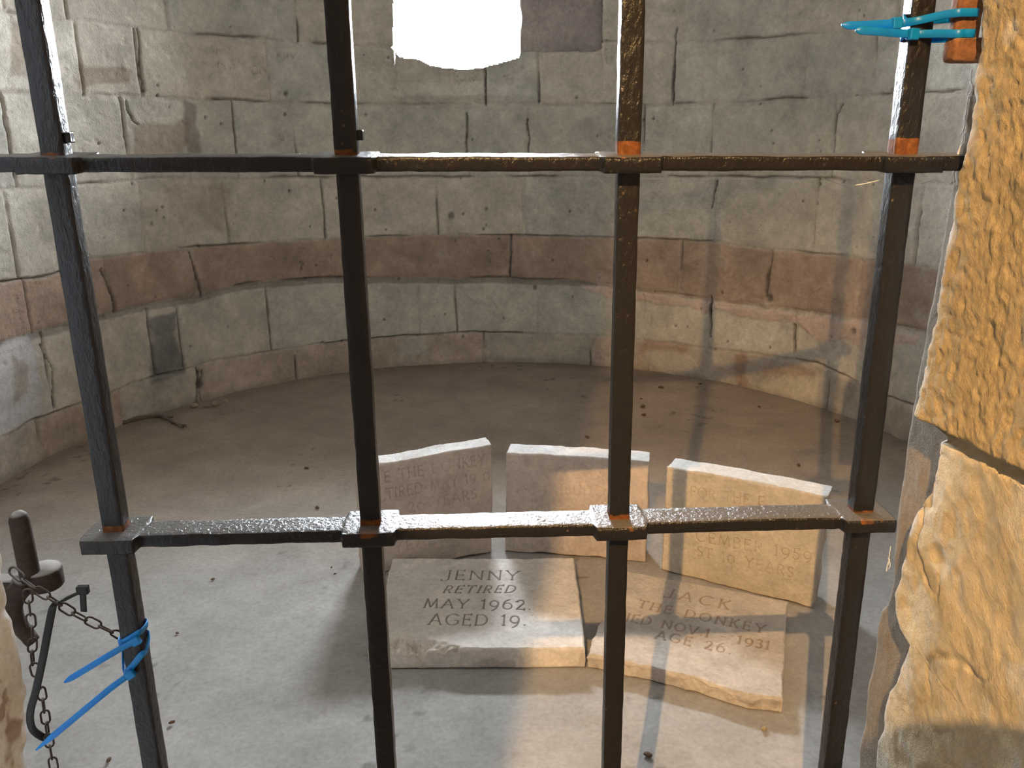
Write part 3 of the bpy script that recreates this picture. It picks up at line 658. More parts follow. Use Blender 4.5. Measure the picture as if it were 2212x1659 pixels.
# black tie looped over the chain
hb = gpt(179, 1274, -0.012)
tb = thing('cable_tie', hb, 'black cable tie bent into a loop over the rusty chain', 'cable tie')
V, F = obox(hb, GU, GN, GZ, 0.0072, 0.004, 0.0055); bevel(mk('head', V, F, M_BLACK, tb, smooth=False), 0.001)
V, F = ribbon(smooth_path([gpt(179,1276,-0.012), gpt(179.5,1295,-0.012), gpt(181,1321,-0.012)], 12), GU, 0.0085, 0.0016); mk('tail', V, F, M_BLACK, tb)
path = smooth_path([gpt(172,1279,-0.012), gpt(150,1290,-0.011), gpt(131,1299,-0.010), gpt(119,1304,-0.012), gpt(113,1316,-0.020), gpt(104,1360,-0.024), gpt(93,1420,-0.026), gpt(78,1490,-0.026), gpt(67,1530,-0.025), gpt(65,1556,-0.022), gpt(72,1577,-0.014), gpt(88,1590,-0.004), gpt(102,1596,0.006)], 80)
s = np.linspace(0, 1, 80)[:, None]; k1 = sstep(0.10, 0.22, s); k2 = sstep(0.78, 0.92, s)
tilted = np.array([0.97, 0.25, 0.15])
wdir = (1-k1)*np.array([0.25, 0.95, 0.25]) + k1*(1-k2)*tilted + k2*np.array([0.45, 0.85, 0.25])
V, F = ribbon(path, wdir, 0.0098, 0.0018); mk('strap', V, F, M_BLACK, tb)

# ------------------------------------------------------------------ chain
def link_mesh(L=0.0225, Wd=0.0130, r=0.00135):
    R = Wd/2-r; h = L/2-r-R; P = []
    for a in np.linspace(-90, 90, 9): P.append((R*math.sin(math.radians(a))*0+R*math.cos(math.radians(a))*0, 0, 0))
    P = [(h+R*math.cos(a), R*math.sin(a), 0) for a in np.linspace(-math.pi/2, math.pi/2, 9)] + [(-h+R*math.cos(a), R*math.sin(a), 0) for a in np.linspace(math.pi/2, 1.5*math.pi, 9)]
    return tube(P, r, 8, closed=True, up0=(0, 0, 1))
LV, LF = link_mesh(); LV = np.array(LV)
ch_a = [(36,1240,0.0),(63,1262,-0.012),(91,1281,-0.014),(118,1298,-0.012),(145,1316,-0.009),(172,1331,-0.006),(201,1345,-0.003),(229,1359,0.001),(255,1371,0.006),(275,1386,0.028)]
ch_b = [(60,1288,0.002),(64,1314,0.0),(67,1341,0.0),(70,1368,0.0),(70,1394,0.0),(70,1421,0.0),(76,1447,0.0),(84,1472,0.0),(90,1498,0.0),(94,1524,0.0),(98,1549,0.0),(102,1575,0.0),(106,1600,0.0),(110,1625,0.0),(115,1650,0.0),(119,1676,0.0)]
c0 = gpt(60, 1262, 0.0)
CH = thing('chain', c0, 'rusty steel chain from hinge pin to gate bar, its spare end hanging down', 'chain')
for path in (ch_a, ch_b):
    P = [gpt(*q) for q in path]
    for i, p in enumerate(P):
        t = (P[min(i+1, len(P)-1)]-P[max(i-1, 0)]); pitch = np.linalg.norm(t)/(2 if 0 < i < len(P)-1 else 1); t = t/np.linalg.norm(t)
        n0 = GN - t*np.dot(GN, t); n0 /= np.linalg.norm(n0); b0 = np.cross(n0, t)
        ang = math.radians((25 if i % 2 == 0 else 112) + 9*math.sin(i*2.1)); n = n0*math.cos(ang)+b0*math.sin(ang); b = np.cross(n, t)
        k = (pitch+0.0054)/0.0225
        V = p + LV[:, :1]*k*t + LV[:, 1:2]*b + LV[:, 2:]*n
        mk('chain_link', V, LF, M_CHAIN, CH)

# ------------------------------------------------------------------ hinge pin on the left, staple on the right
pb = on_y(64, 1236, 1.0); pt = on_y(43, 1112, 1.0); pt[0] = pb[0]; 
HP = thing('hinge_pin', pb, 'rusty brown hinge pin standing by the left door jamb', 'hinge pin')
hh = pt[2]-pb[2]; rp = 0.0132; prof = [(rp*1.02, -0.01), (rp, 0.0), (rp*0.97, hh*0.55), (rp*0.93, hh*0.92), (rp*0.80, hh*1.0), (rp*0.45, hh*1.055), (0.0005, hh*1.07)]
def lathe(prof, c, k=28, sx=1.0, sy=1.0, amp=0.0, seed=0):
    V, F = [], []
    for r_, z_ in prof:
        for j in range(k): a = j*2*math.pi/k; V.append((c[0]+r_*math.cos(a)*sx, c[1]+r_*math.sin(a)*sy, c[2]+z_))
    n = len(prof)
    for i in range(n-1):
        for j in range(k): F.append((i*k+j, i*k+(j+1) % k, (i+1)*k+(j+1) % k, (i+1)*k+j))
    F += [tuple(range(k))[::-1], tuple((n-1)*k+j for j in range(k))]
    V = np.array(V)
    if amp: V = V + amp*np.stack([fbm(V, 60, 3, seed), fbm(V, 60, 3, seed+1), fbm(V, 60, 3, seed+2)], 1)
    return V, F
V, F = lathe(prof, pb, amp=0.0012, seed=5); mk('pin', V, F, M_DRUST, HP)
cb = pb + np.array([0.010, 0.012, -0.030])
V, F = lathe([(0.004, 0), (0.022, 0.001), (0.0245, 0.004), (0.0245, 0.026), (0.0225, 0.030), (0.004, 0.031)], cb, amp=0.001, seed=9); mk('eye', V, F, M_DRUST, HP)
arm = smooth_path([pb+np.array([-0.005, 0.0, -0.012]), pb+np.array([-0.022, -0.004, -0.030]), pb+np.array([-0.030, -0.006, -0.055]), pb+np.array([-0.022, -0.006, -0.085]), pb+np.array([-0.010, -0.006, -0.105])], 16)
V, F = tube(arm, np.linspace(0.017, 0.009, 16), 12, up0=(0, 1, 0)); V = V + 0.0015*np.stack([fbm(V, 60, 3, 12)]*3, 1); mk('bracket', V, F, M_DRUST, HP)
V, F = box(-0.93, pb[0]-0.012, pb[1]-0.012, pb[1]+0.014, pb[2]-0.036, pb[2]-0.008); bevel(mk('shank', V, F, M_DRUST, HP, smooth=False), 0.004)
# staple: rusty upright bar with a foot let into the right jamb
sd = -0.024
a_, b_ = gpt(2058, 45, sd), gpt(2112, 45, sd); zb = gpt(2080, 110, sd)[2]
ST = thing('staple', (a_+b_)/2, 'orange rusty iron staple let into the right door jamb', 'staple')
def rough_bar(p0, p1, ax, ay, hx, hy, n=40, seed=1, endround=True):
    V = []; k = 7; ring = []
    for (sx, sy, ex, ey) in ((1, 1, -1, 0), (-1, 1, 0, -1), (-1, -1, 1, 0), (1, -1, 0, 1)):
        for t in np.linspace(0.06, 1.94, k): ring.append((sx+ex*t if ex else sx, sy+ey*t if ey else sy))
    ring = np.array(ring); ring = ring*(np.where(np.abs(ring).min(1) > 0.85, 0.93, 1.0))[:, None]
    for i in range(n+1):
        s = i/n; sc_ = 1.0
        if endround: e = min(s, 1-s)*np.linalg.norm(np.array(p1)-p0); sc_ = 0.72+0.28*min(1, e/0.004)**0.5
        V.append(np.array(p0)*(1-s)+np.array(p1)*s + sc_*(ring[:, :1]*hx*np.array(ax)+ring[:, 1:]*hy*np.array(ay)))
    V = np.vstack(V); K = len(ring); F = []
    V = V+0.0012*np.stack([fbm(V, 70, 3, seed), fbm(V, 70, 3, seed+1), fbm(V, 70, 3, seed+2)], 1)
    for i in range(n):
        for j in range(K): F.append((i*K+j, i*K+(j+1) % K, (i+1)*K+(j+1) % K, (i+1)*K+j))
    F += [tuple(range(K))[::-1], tuple(n*K+j for j in range(K))]; return V, F
wx = (b_[0]-a_[0])/2
V, F = rough_bar(((a_+b_)/2)*[1, 1, 0]+[0, 0, zb], ((a_+b_)/2)*[1, 1, 0]+[0, 0, 1.75], GU, GN, wx, 0.009, 60, 3); mk('post', V, F, M_RUST, ST)
f0 = gpt(2046, 110, sd-0.004); V, F = rough_bar(f0*[1, 1, 0]+[0, 0, zb], (f0+0.12*GU)*[1, 1, 0]+[0, 0, zb], GN, GZ, 0.012, 0.0125, 50, 8); mk('foot', V, F, M_RUST, ST)

# ------------------------------------------------------------------ grave slabs with cut letters
def arc(cx, cy, rx, ry, a0, a1, n=9): return [(cx+rx*math.cos(math.radians(a)), cy+ry*math.sin(math.radians(a))) for a in np.linspace(a0, a1, n)]
GL = {  # strokes on a unit-high letter: (advance width, [polylines])
 'A': (.80, [[(0,0),(.40,1),(.80,0)],[(.16,.36),(.64,.36)]]), 'B': (.60, [[(.06,0),(.06,1),(.3,1)]+arc(.3,.76,.22,.24,90,-90)+[(.06,.52)],[(.3,.52)]+arc(.3,.26,.27,.26,90,-90)+[(.06,0)]]),
 'C': (.82, [arc(.48,.5,.46,.5,48,312,15)]), 'D': (.80, [[(.06,0),(.06,1),(.3,1)]+arc(.3,.5,.48,.5,90,-90,13)+[(.06,0)]]),
 'E': (.56, [[(.52,1),(.06,1),(.06,0),(.54,0)],[(.06,.52),(.44,.52)]]), 'F': (.52, [[(.52,1),(.06,1),(.06,0)],[(.06,.52),(.42,.52)]]),
 'G': (.86, [arc(.48,.5,.46,.5,48,320,15)+[(.84,.18),(.84,.44),(.62,.44)]]), 'H': (.78, [[(.06,0),(.06,1)],[(.72,0),(.72,1)],[(.06,.52),(.72,.52)]]),
 'I': (.16, [[(.08,0),(.08,1)]]), 'J': (.44, [[(.36,1),(.36,.1)]+arc(.12,.1,.24,.22,0,-140,7)]), 'K': (.66, [[(.06,0),(.06,1)],[(.60,1),(.06,.46)],[(.22,.60),(.66,0)]]),
 'M': (.96, [[(.04,0),(.16,1),(.48,.1),(.80,1),(.92,0)]]), 'N': (.80, [[(.06,0),(.06,1),(.74,0),(.74,1)]]), 'O': (.94, [arc(.47,.5,.45,.5,0,360,21)]),
 'P': (.56, [[(.06,0),(.06,1),(.3,1)]+arc(.3,.74,.24,.26,90,-90)+[(.06,.48)]]), 'R': (.64, [[(.06,0),(.06,1),(.3,1)]+arc(.3,.74,.24,.26,90,-90)+[(.06,.48)],[(.28,.48),(.62,0)]]),
 'S': (.52, [arc(.27,.75,.21,.25,40,250,10)+arc(.25,.25,.24,.26,80,-140,11)]), 'T': (.70, [[(0,1),(.70,1)],[(.35,1),(.35,0)]]), 'U': (.74, [[(.06,1),(.06,.3)]+arc(.37,.3,.31,.3,180,360,9)+[(.68,1)]]),
 'V': (.76, [[(0,1),(.38,0),(.76,1)]]), 'Y': (.74, [[(0,1),(.37,.5),(.74,1)],[(.37,.5),(.37,0)]]),
 '0': (.70, [arc(.35,.40,.33,.42,0,360,19)]), '1': (.22, [[(.0,.86),(.11,1),(.11,0)]]), '2': (.58, [arc(.27,.74,.25,.26,165,-30,9)+[(.04,0),(.58,0)]]),
 '3': (.5, [arc(.22,.76,.2,.24,150,-80,9),arc(.22,.26,.25,.27,85,-140,10)]), '5': (.5, [[(.46,1),(.12,1),(.08,.56)]+arc(.2,.3,.27,.3,110,-140,10)]), '6': (.66, [arc(.34,.32,.31,.32,0,360,15),[(.04,.40)]+arc(.60,.42,.56,.62,178,105,7)]),
 '9': (.62, [arc(.31,.56,.29,.32,0,360,15),[(.60,.52)]+arc(.02,.52,.58,.72,0,-70,7)]), '.': (.14, [[(.05,.04),(.09,.04)]]), ',': (.14, [[(.09,.06),(.03,-.12)]]), '-': (.4, [[(.04,.42),(.34,.42)]]), ' ': (.42, []),
}
def text_strokes(txt, A, B, hgt, gap=0.30, slant=0.0, serif=0.07, bold=False):
    """letters along A->B (local 2-D), stretched to fill the line"""
    A, B = np.array(A, float), np.array(B, float); ln = np.linalg.norm(B-A); ex = (B-A)/ln; ey = np.array([-ex[1], ex[0]])
    tot = sum(GL[c][0]+gap for c in txt)-gap; k = ln/tot; x = 0; out = []
    for c in txt:
        wdt, st = GL[c]
        for pl in st:
            q = [(A + ex*((x+px_)*k + slant*py_*hgt) + ey*py_*hgt) for px_, py_ in pl]; out.append(q)
            if serif and c not in '.,-':
                for e, f in ((0, 1), (-1, -2)):
                    a, b = np.array(pl[e]), np.array(pl[f]); d = a-b; d = d/(np.linalg.norm(d)+1e-9)
                    n = np.array([1.0, 0]) if abs(d[1]) > abs(d[0]) else np.array([0, 1.0])
                    if len(pl) > 4 and c in 'OCS0369G': continue
                    out.append([A+ex*((x+(a+n*s)[0])*k+slant*a[1]*hgt)+ey*((a+n*s)[1])*hgt for s in (-serif, serif)])
        x += wdt+gap
    return out
def slab(name, O, ex, ey, ez, quad, thick, lines, label, colr, seed, res=0.0016, chips=(), edge_amp=(0.002, 0.002, 0.002, 0.002), gd=0.0030, gw=0.0030, dirt=(0.16, 0.11, 0.08), dirt_k=0.75, edge_r=0.008, worn=0.0, topc=None):
    """quad = local corners bl, br, tr, tl; edge_amp for bottom, right, top, left"""
    O, ex, ey, ez = [np.asarray(a, float) for a in (O, ex, ey, ez)]; q = np.array(quad, float)
    wl = max(np.linalg.norm(q[1]-q[0]), np.linalg.norm(q[2]-q[3])); hl = max(np.linalg.norm(q[3]-q[0]), np.linalg.norm(q[2]-q[1]))
    nu, nv = int(wl/res)+1, int(hl/res)+1
    uu, vv = [g.ravel() for g in np.meshgrid(np.linspace(0, 1, nu), np.linspace(0, 1, nv), indexing='ij')]
    P = (q[0]*((1-uu)*(1-vv))[:, None]+q[1]*(uu*(1-vv))[:, None]+q[2]*(uu*vv)[:, None]+q[3]*((1-uu)*vv)[:, None])
    S3 = np.stack([P[:, 0], P[:, 1], np.full(len(P), seed*1.7)], 1)
    def en(coord, sd): return fbm(np.stack([coord*7, 0*coord+sd, 0*coord], 1), 1, 4, seed*13+sd)
    eb, er, et, el = [2.0*e for e in edge_amp]
    P[:, 1] += (eb*en(P[:, 0], 1))*(1-vv)**6*1.0 + (et*en(P[:, 0], 3))*vv**6
    P[:, 0] += (er*en(P[:, 1], 2))*uu**6 + (el*en(P[:, 1], 4))*(1-uu)**6
    d_e = np.minimum(np.minimum(uu, 1-uu)*wl, np.minimum(vv, 1-vv)*hl)
    zf = 0.0020*fbm(S3, 8, 3, seed) + 0.0012*fbm(S3, 50, 3, seed+1)
    zf -= np.clip(edge_r*(0.6+0.8*np.abs(fbm(S3, 18, 3, seed+2)))-d_e, 0, 1)**2/edge_r*1.2
    # letters
    gr = np.zeros(len(P)); PX = P
    for ln in lines:
        for pl in ln['s']:
            pl = np.array(pl); hw = ln.get('w', gw)
            lo_, hi = pl.min(0)-hw*2, pl.max(0)+hw*2
            sel = np.where((PX[:, 0] > lo_[0]) & (PX[:, 0] < hi[0]) & (PX[:, 1] > lo_[1]) & (PX[:, 1] < hi[1]))[0]
            if not len(sel): continue
            X = PX[sel]; best = np.full(len(sel), 1e9)
            for a, b in zip(pl[:-1], pl[1:]):
                ab = b-a; u = np.clip(((X-a) @ ab)/(ab @ ab+1e-12), 0, 1); best = np.minimum(best, np.hypot(*(X-a-u[:, None]*ab).T))
            gr[sel] = np.maximum(gr[sel], np.clip(1-best/hw, 0, 1)*ln.get('k', 1.0))
    if worn: gr *= 1-worn*sstep(-0.15, 0.35, fbm(S3, 14, 3, seed+31))
    zf -= gd*gr
    c = np.array(colr)*(1+0.16*fbm(S3, 7, 4, seed+5)+0.12*fbm(S3, 38, 3, seed+6))[:, None]
    blot = sstep(0.18, 0.40, fbm(S3, 22, 3, seed+7))[:, None]*0.42; c = c*(1-blot)+np.array(colr)*1.25*blot
    st_ = sstep(0.25, 0.5, fbm(S3, 5, 3, seed+8))[:, None]*0.25; c = c*(1-st_)+np.array([0.40, 0.30, 0.19])*st_
    dk = (np.clip(gr*1.4, 0, 1)*dirt_k)[:, None]; c = c*(1-dk)+np.array(dirt)*dk
    for (cx_, cy_, rx, ry, dep) in chips:
        rr = np.hypot((P[:, 0]-cx_)/rx, (P[:, 1]-cy_)/ry)+0.25*fbm(S3, 30, 3, seed+9)
        mk_ = 1-sstep(0.75, 1.05, rr); zf -= mk_*(dep*(0.55+0.9*fbm(S3, 38, 4, seed+10))); kk = (mk_*0.5)[:, None]; c = c*(1-kk)+np.array([0.56, 0.49, 0.42])*kk; cav = (mk_*sstep(0.15, 0.45, fbm(S3, 24, 3, seed+11)))[:, None]*0.55; c = c*(1-cav)+np.array([0.22, 0.15, 0.10])*cav
    front = O + P[:, :1]*ex + P[:, 1:]*ey + zf[:, None]*ez
    idx = np.arange(nu*nv).reshape(nu, nv)
    loop = np.concatenate([idx[:-1, 0], idx[-1, :-1], idx[1:, -1][::-1], idx[0, 1:][::-1]])
    V = [front]; C = [c]; F = [grid_faces(nu, nv)]; prev = loop; n = len(front); K = 12
    cen = P.mean(0)
    for k in range(1, K+1):
        f = k/K; p = P[loop]; zz_ = zf[loop]*(1-f) - thick*f
        pw = O + p[:, :1]*ex + p[:, 1:]*ey + zz_[:, None]*ez
        S4 = np.stack([p[:, 0], p[:, 1], zz_+seed], 1); dirn = (p-cen); dirn /= np.linalg.norm(dirn, axis=1)[:, None]
        a_ = np.where(np.isin(loop, idx[:, 0]), eb, np.where(np.isin(loop, idx[:, -1]), et, np.where(np.isin(loop, idx[0, :]), el, er)))
        off = (0.0020+0.5*a_)*fbm(S4, 26, 4, seed+15)*(0 if k == K else 1) - (0.004 if k == K else 0)
        pw = pw + (dirn[:, :1]*ex+dirn[:, 1:]*ey)*off[:, None]
        V.append(pw); cs = np.array(colr)*1.06*(1+0.12*fbm(S4, 14, 3, seed+16)+0.10*fbm(S4, 60, 2, seed+17))[:, None]
        bl = sstep(0.30, 0.45, fbm(S4, 20, 2, seed+18))[:, None]*0.35; cs = cs*(1-bl)+np.array([0.26, 0.20, 0.15])*bl
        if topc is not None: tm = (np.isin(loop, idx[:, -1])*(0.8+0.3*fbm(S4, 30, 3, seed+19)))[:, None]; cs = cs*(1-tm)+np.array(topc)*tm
        C.append(cs)
        cur = np.arange(len(loop))+n; n += len(loop)
        F.append(np.stack([prev, cur, np.roll(cur, -1), np.roll(prev, -1)], 1)); prev = cur
    V.append((O+cen[0]*ex+cen[1]*ey-thick*ez)[None]); C.append(np.array(colr)[None]); cidx = n
    F.append(np.stack([prev, np.full(len(prev), cidx), np.full(len(prev), cidx), np.roll(prev, -1)], 1)[:0])
    V = np.vstack(V); Fq = np.vstack(F); V[:, 2] = np.maximum(V[:, 2], 0.0005)
    o = mk(name, V, Fq, M_SLAB, col=np.clip(np.vstack(C), 0.02, 0.9))
    bm = bmesh.new(); bm.from_mesh(o.data); bm.verts.ensure_lookup_table()
    for a, b in zip(prev, np.roll(prev, -1)):
        bm.faces.new((bm.verts[int(b)], bm.verts[int(a)], bm.verts[cidx]))
    bm.normal_update(); bm.to_mesh(o.data); bm.free()
    return tag(o, label, 'gravestone')
def standing(pl, pr, top_px_l, top_px_r, bottom_px, lines, **kw):
    A, B = on_floor(*pl), on_floor(*pr); ex = (B-A)/np.linalg.norm(B-A); ez = np.array([ex[1], -ex[0], 0]); ey = np.array([0, 0, 1.])
    loc = lambda x, y: (lambda p: ((p-A) @ ex, (p-A) @ ey))(on_plane(x, y, A, ez))
    tl, tr = loc(*top_px_l), loc(*top_px_r); bl, br = [(lambda t: (t[0], max(t[1], 0.0)))(loc(*b)) for b in bottom_px]
    L = [dict(s=text_strokes(t, loc(*a), loc(*b), h, **k), **o) for (t, a, b, h, k, o) in lines]
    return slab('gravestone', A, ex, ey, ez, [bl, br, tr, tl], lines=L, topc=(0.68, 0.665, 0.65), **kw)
def lying(z, corners_px, lines, **kw):
    C = [on_floor(x, y, z) for x, y in corners_px]; O = C[0]; ex = (C[1]-C[0])/np.linalg.norm(C[1]-C[0]); ez = np.array([0, 0, 1.]); ey = np.cross(ez, ex)
    f = lambda p: ((p-O) @ ex, (p-O) @ ey); loc = lambda x, y: f(on_floor(x, y, z))
    L = [dict(s=text_strokes(t, loc(*a), loc(*b), h, **k), **o) for (t, a, b, h, k, o) in lines]
    return slab('gravestone', O, ex, ey, ez, [f(c) for c in C], lines=L, **kw)
G1 = (0.495, 0.415, 0.36)
standing((785,1244), (1062,1196), (779,1012), (1064,960), [(785,1244), (1062,1194)], [
    ('E THE DONKEY', (832,1042), (1048,1002), 0.036, {}, dict(k=.75)), ('TIRED MAY 19 0', (836,1078), (1058,1036), 0.036, {}, dict(k=.7)),
    ('20 YEARS', (884,1108), (1030,1076), 0.036, {}, dict(k=.75)), ('YEARS', (853,1194), (962,1168), 0.034, {}, dict(k=.7))],
    thick=0.085, label='upright weathered stone slab, left of the three standing, partly behind a gate bar', colr=G1, seed=3, edge_amp=(0.006, 0.004, 0.004, 0.003), gd=0.0022, gw=0.0028, dirt_k=0.45, worn=0.55)
standing((1090,1191), (1396,1214), (1093,978), (1403,999), [(1090,1191), (1394,1213)], [
    ('JACK ISUDO', (1112,1062), (1305,1072), 0.034, {}, dict(k=.6)), ('IN', (1148,1098), (1172,1099), 0.034, {}, dict(k=.7))],
    thick=0.10, label='upright stone slab in the middle of the three standing ones', colr=G1, seed=7, edge_amp=(0.005, 0.003, 0.003, 0.002), gd=0.0018, gw=0.0026, dirt_k=0.35, worn=0.6)
standing((1428,1231), (1753,1315), (1440,1009), (1787,1073), [(1428,1231), (1753,1313)], [
    ('FOR THE E', (1492,1072), (1650,1096), 0.034, {}, dict(k=.75)), ('CEMBER 1959', (1503,1168), (1752,1215), 0.036, {}, dict(k=.8)), ('ST 10 YEARS', (1505,1200), (1712,1248), 0.034, {}, dict(k=.75))],
    thick=0.098, label='upright stone slab dated 1959, right of the three standing ones', colr=(0.48, 0.415, 0.335), seed=11, edge_amp=(0.002, 0.003, 0.003, 0.002), gd=0.0022, gw=0.0028, dirt_k=0.5, worn=0.4, dirt=(0.24, 0.15, 0.08))
ZJ = 0.064
lying(ZJ, [(788,1401), (1264,1400), (1241,1205), (846,1205)], [
    ('JENNY', (956,1251), (1119,1253), 0.058, dict(gap=.34), {}), ('RETIRED', (957,1280), (1110,1280), 0.042, dict(gap=.36, slant=.22), {}),
    ('MAY 1962.', (915,1312), (1146,1316), 0.050, dict(gap=.30), {}), ('AGED 19.', (926,1348), (1135,1351), 0.056, dict(gap=.30), {})],
    thick=ZJ, label='lying stone slab cut with JENNY RETIRED MAY 1962 AGED 19', colr=(0.63, 0.585, 0.55), seed=17, res=0.0015, chips=[(0.10, 0.006, 0.075, 0.042, 0.020), (0.17, 0.010, 0.075, 0.032, 0.017), (0.105, 0.040, 0.030, 0.012, 0.010), (0.235, 0.004, 0.03, 0.014, 0.010)], edge_amp=(0.002, 0.002, 0.003, 0.010), gd=0.0034, gw=0.0036, dirt=(0.12, 0.09, 0.07), dirt_k=0.8)
ZK = 0.044
lying(ZK, [(1270,1413), (1691,1512), (1703,1297), (1347,1231)], [
    ('JACK', (1437,1287), (1572,1316), 0.052, dict(gap=.55), dict(w=.0045)), ('THE DONKEY', (1377,1310), (1650,1367), 0.042, dict(gap=.42), dict(w=.0042)),
    ('DIED NOV.1 - 1931', (1326,1334), (1660,1402), 0.042, dict(gap=.34), dict(w=.0042)), ('AGE 26.', (1416,1379), (1578,1412), 0.042, dict(gap=.42), dict(w=.0040))],
    thick=ZK, label='lying stone slab cut with JACK THE DONKEY DIED NOV 1 1931 AGE 26', colr=(0.47, 0.42, 0.37), seed=23, res=0.0015, edge_amp=(0.010, 0.003, 0.003, 0.006), gd=0.0026, gw=0.0040, dirt=(0.22, 0.14, 0.09), dirt_k=0.65)

# ------------------------------------------------------------------ small things
def cobweb(label, strands, r=0.0005, loc=None):
    V, F = join([tube(smooth_path(s, 14), rr, 5, up0=(0.1, 0.2, 1)) for s, rr in strands])
    o = mk('cobweb', V, F, M_WEB); return tag(o, label, 'cobweb')
rg = np.random.default_rng(2)
cobweb('wisp of cobweb hanging right of the last gate bar under the upper cross bar', [([gpt(1988,398,0.05), gpt(2000,394,0.05), gpt(2012,390,0.05), gpt(2020,388,0.05)], 0.0011), ([gpt(2012,391,0.05), gpt(2020,392,0.05), gpt(2028,399,0.05)], 0.0007), ([gpt(2020,388,0.05), gpt(2034,393,0.05), gpt(2046,396,0.05), gpt(2054,393,0.05)], 0.0008)])
cobweb('sagging cobweb thread left of the last gate bar under the upper cross bar', [([gpt(1775,384,0.03), gpt(1810,396,0.03), gpt(1845,400,0.02), gpt(1880,394,0.01), gpt(1903,388,0.005)], 0.0005)])
st = []
for k in range(7):
    y0_ = 150+k*26; pts = []
    for j in range(5):
        y = y0_+j*22; x = np.interp(y, [130, 300, 345, 470], [2108, 2082, 2066, 2050]) + rg.uniform(-9, 5); pts.append(on_x(x, y, 0.533))
    st.append((pts, rg.uniform(0.0004, 0.0011)))
st += [([on_x(2092,210,0.53), on_x(2086,250,0.53), on_x(2083,275,0.53), on_x(2076,290,0.53)], 0.0009), ([on_x(2081,310,0.53), on_x(2072,325,0.53), on_x(2068,350,0.53), on_x(2062,372,0.53)], 0.0012)]
cobweb('dusty cobweb draped down the edge of the right door jamb', st)
cobweb('scrap of cobweb on the right jamb edge below the lower cross bar', [([on_x(1924,1180,0.52), on_x(1921,1200,0.52), on_x(1919,1220,0.52)], 0.0005), ([on_x(1922,1208,0.52), on_x(1917,1222,0.52), on_x(1915,1234,0.52)], 0.0008), ([on_x(1919,1205,0.52), on_x(1923,1220,0.52), on_x(1920,1230,0.52)], 0.0006)])
def twig(label, px, r0, r1, z=0.006, forks=()):
    ps = [([on_floor(x, y, z+0.004*math.sin(i*2)) for i, (x, y) in enumerate(px)], r0, r1)] + [([on_floor(x, y, z) for x, y in f], r1*1.1, r1*0.6) for f in forks]
    V, F = join([tube(smooth_path(p, 26), np.linspace(a, b, 26), 7, up0=(0.1, 0.2, 1)) for p, a, b in ps]); V = np.array(V); V = V+0.002*np.stack([fbm(V, 40, 3, 3), fbm(V, 40, 3, 4), fbm(V, 40, 3, 5)], 1)
    V[:, 2] = V[:, 2]-V[:, 2].min()+0.001
    return tag(mk('twig', V, F, M_TWIG), label, 'twig')
twig('forked dry root lying along the foot of the wall at left', [(250,921),(285,910),(315,904),(345,901),(362,908),(380,918),(403,923)], 0.015, 0.007, 0.008, [[(345,901),(360,903),(373,904)], [(352,905),(375,915),(395,926)]])
def scrap(name, label, cat, x, y, sz, seed, mat, flat_=0.3, colr=None, group=None):
    p = on_floor(x, y, 0.0); bm = bmesh.new(); bmesh.ops.create_icosphere(bm, subdivisions=3, radius=1.0)
    V = np.array([v.co[:] for v in bm.verts]); F = [[v.index for v in f.verts] for f in bm.faces]; bm.free()
    rng = np.random.default_rng(seed); ang = rng.uniform(0, 3.14)
    V = V*(1+0.35*fbm(V+seed*3.1, 1.3, 3, seed))[:, None]*np.array([sz, sz*0.6, sz*flat_])
    V = np.stack([V[:, 0]*math.cos(ang)-V[:, 1]*math.sin(ang), V[:, 0]*math.sin(ang)+V[:, 1]*math.cos(ang), V[:, 2]], 1); V[:, 2] -= V[:, 2].min()
    V = V+p+np.array([0, 0, -0.001])
    o = mk(name, V, F, mat, col=None if colr is None else np.tile(colr, (len(V), 1)), smooth=colr is None); return tag(o, label, cat, group)
for i, (x, y, sz, lb) in enumerate([(420,880,0.022,'stone chip at the foot of the wall under the dark crack'), (467,877,0.024,'tan stone chip lying on the floor, larger of two near the wall'), (488,870,0.017,'small tan stone chip lying just right of the larger chip')]):
    scrap('stone_chip', lb, 'stone', x, y, sz, i+2, M_WALL, 0.6, (0.36, 0.27, 0.2))
scrap('dead_leaf', 'curled brown dead leaf on the floor at bottom centre', 'leaf', 1399, 1632, 0.011, 9, M_LEAF, 0.4)
scrap('dead_leaf', 'narrow tan husk on the floor in front of the JACK slab', 'leaf', 1650, 1576, 0.010, 12, rusty_mat('husk', (0.2, 0.14, 0.07), (0.35, 0.26, 0.14), 0), 0.35)
for i, (x, y, sz) in enumerate([(460,1252,.007),(383,1368,.006),(372,1562,.008),(235,1644,.008),(1428,838,.016),(1388,880,.018),(1391,898,.014),(1268,945,.012),(1808,912,.018),(1725,1006,.012),(1385,862,.008),(662,1012,.010),(686,1098,.010),(716,1226,.005),(724,1240,.005),(1640,880,.012),(1512,830,.012)]):
    scrap('crumb', 'small dark crumb of debris lying on the bare floor', 'debris', x, y, sz, 30+i, M_LEAF, 0.45, group='crumbs of debris on the floor')

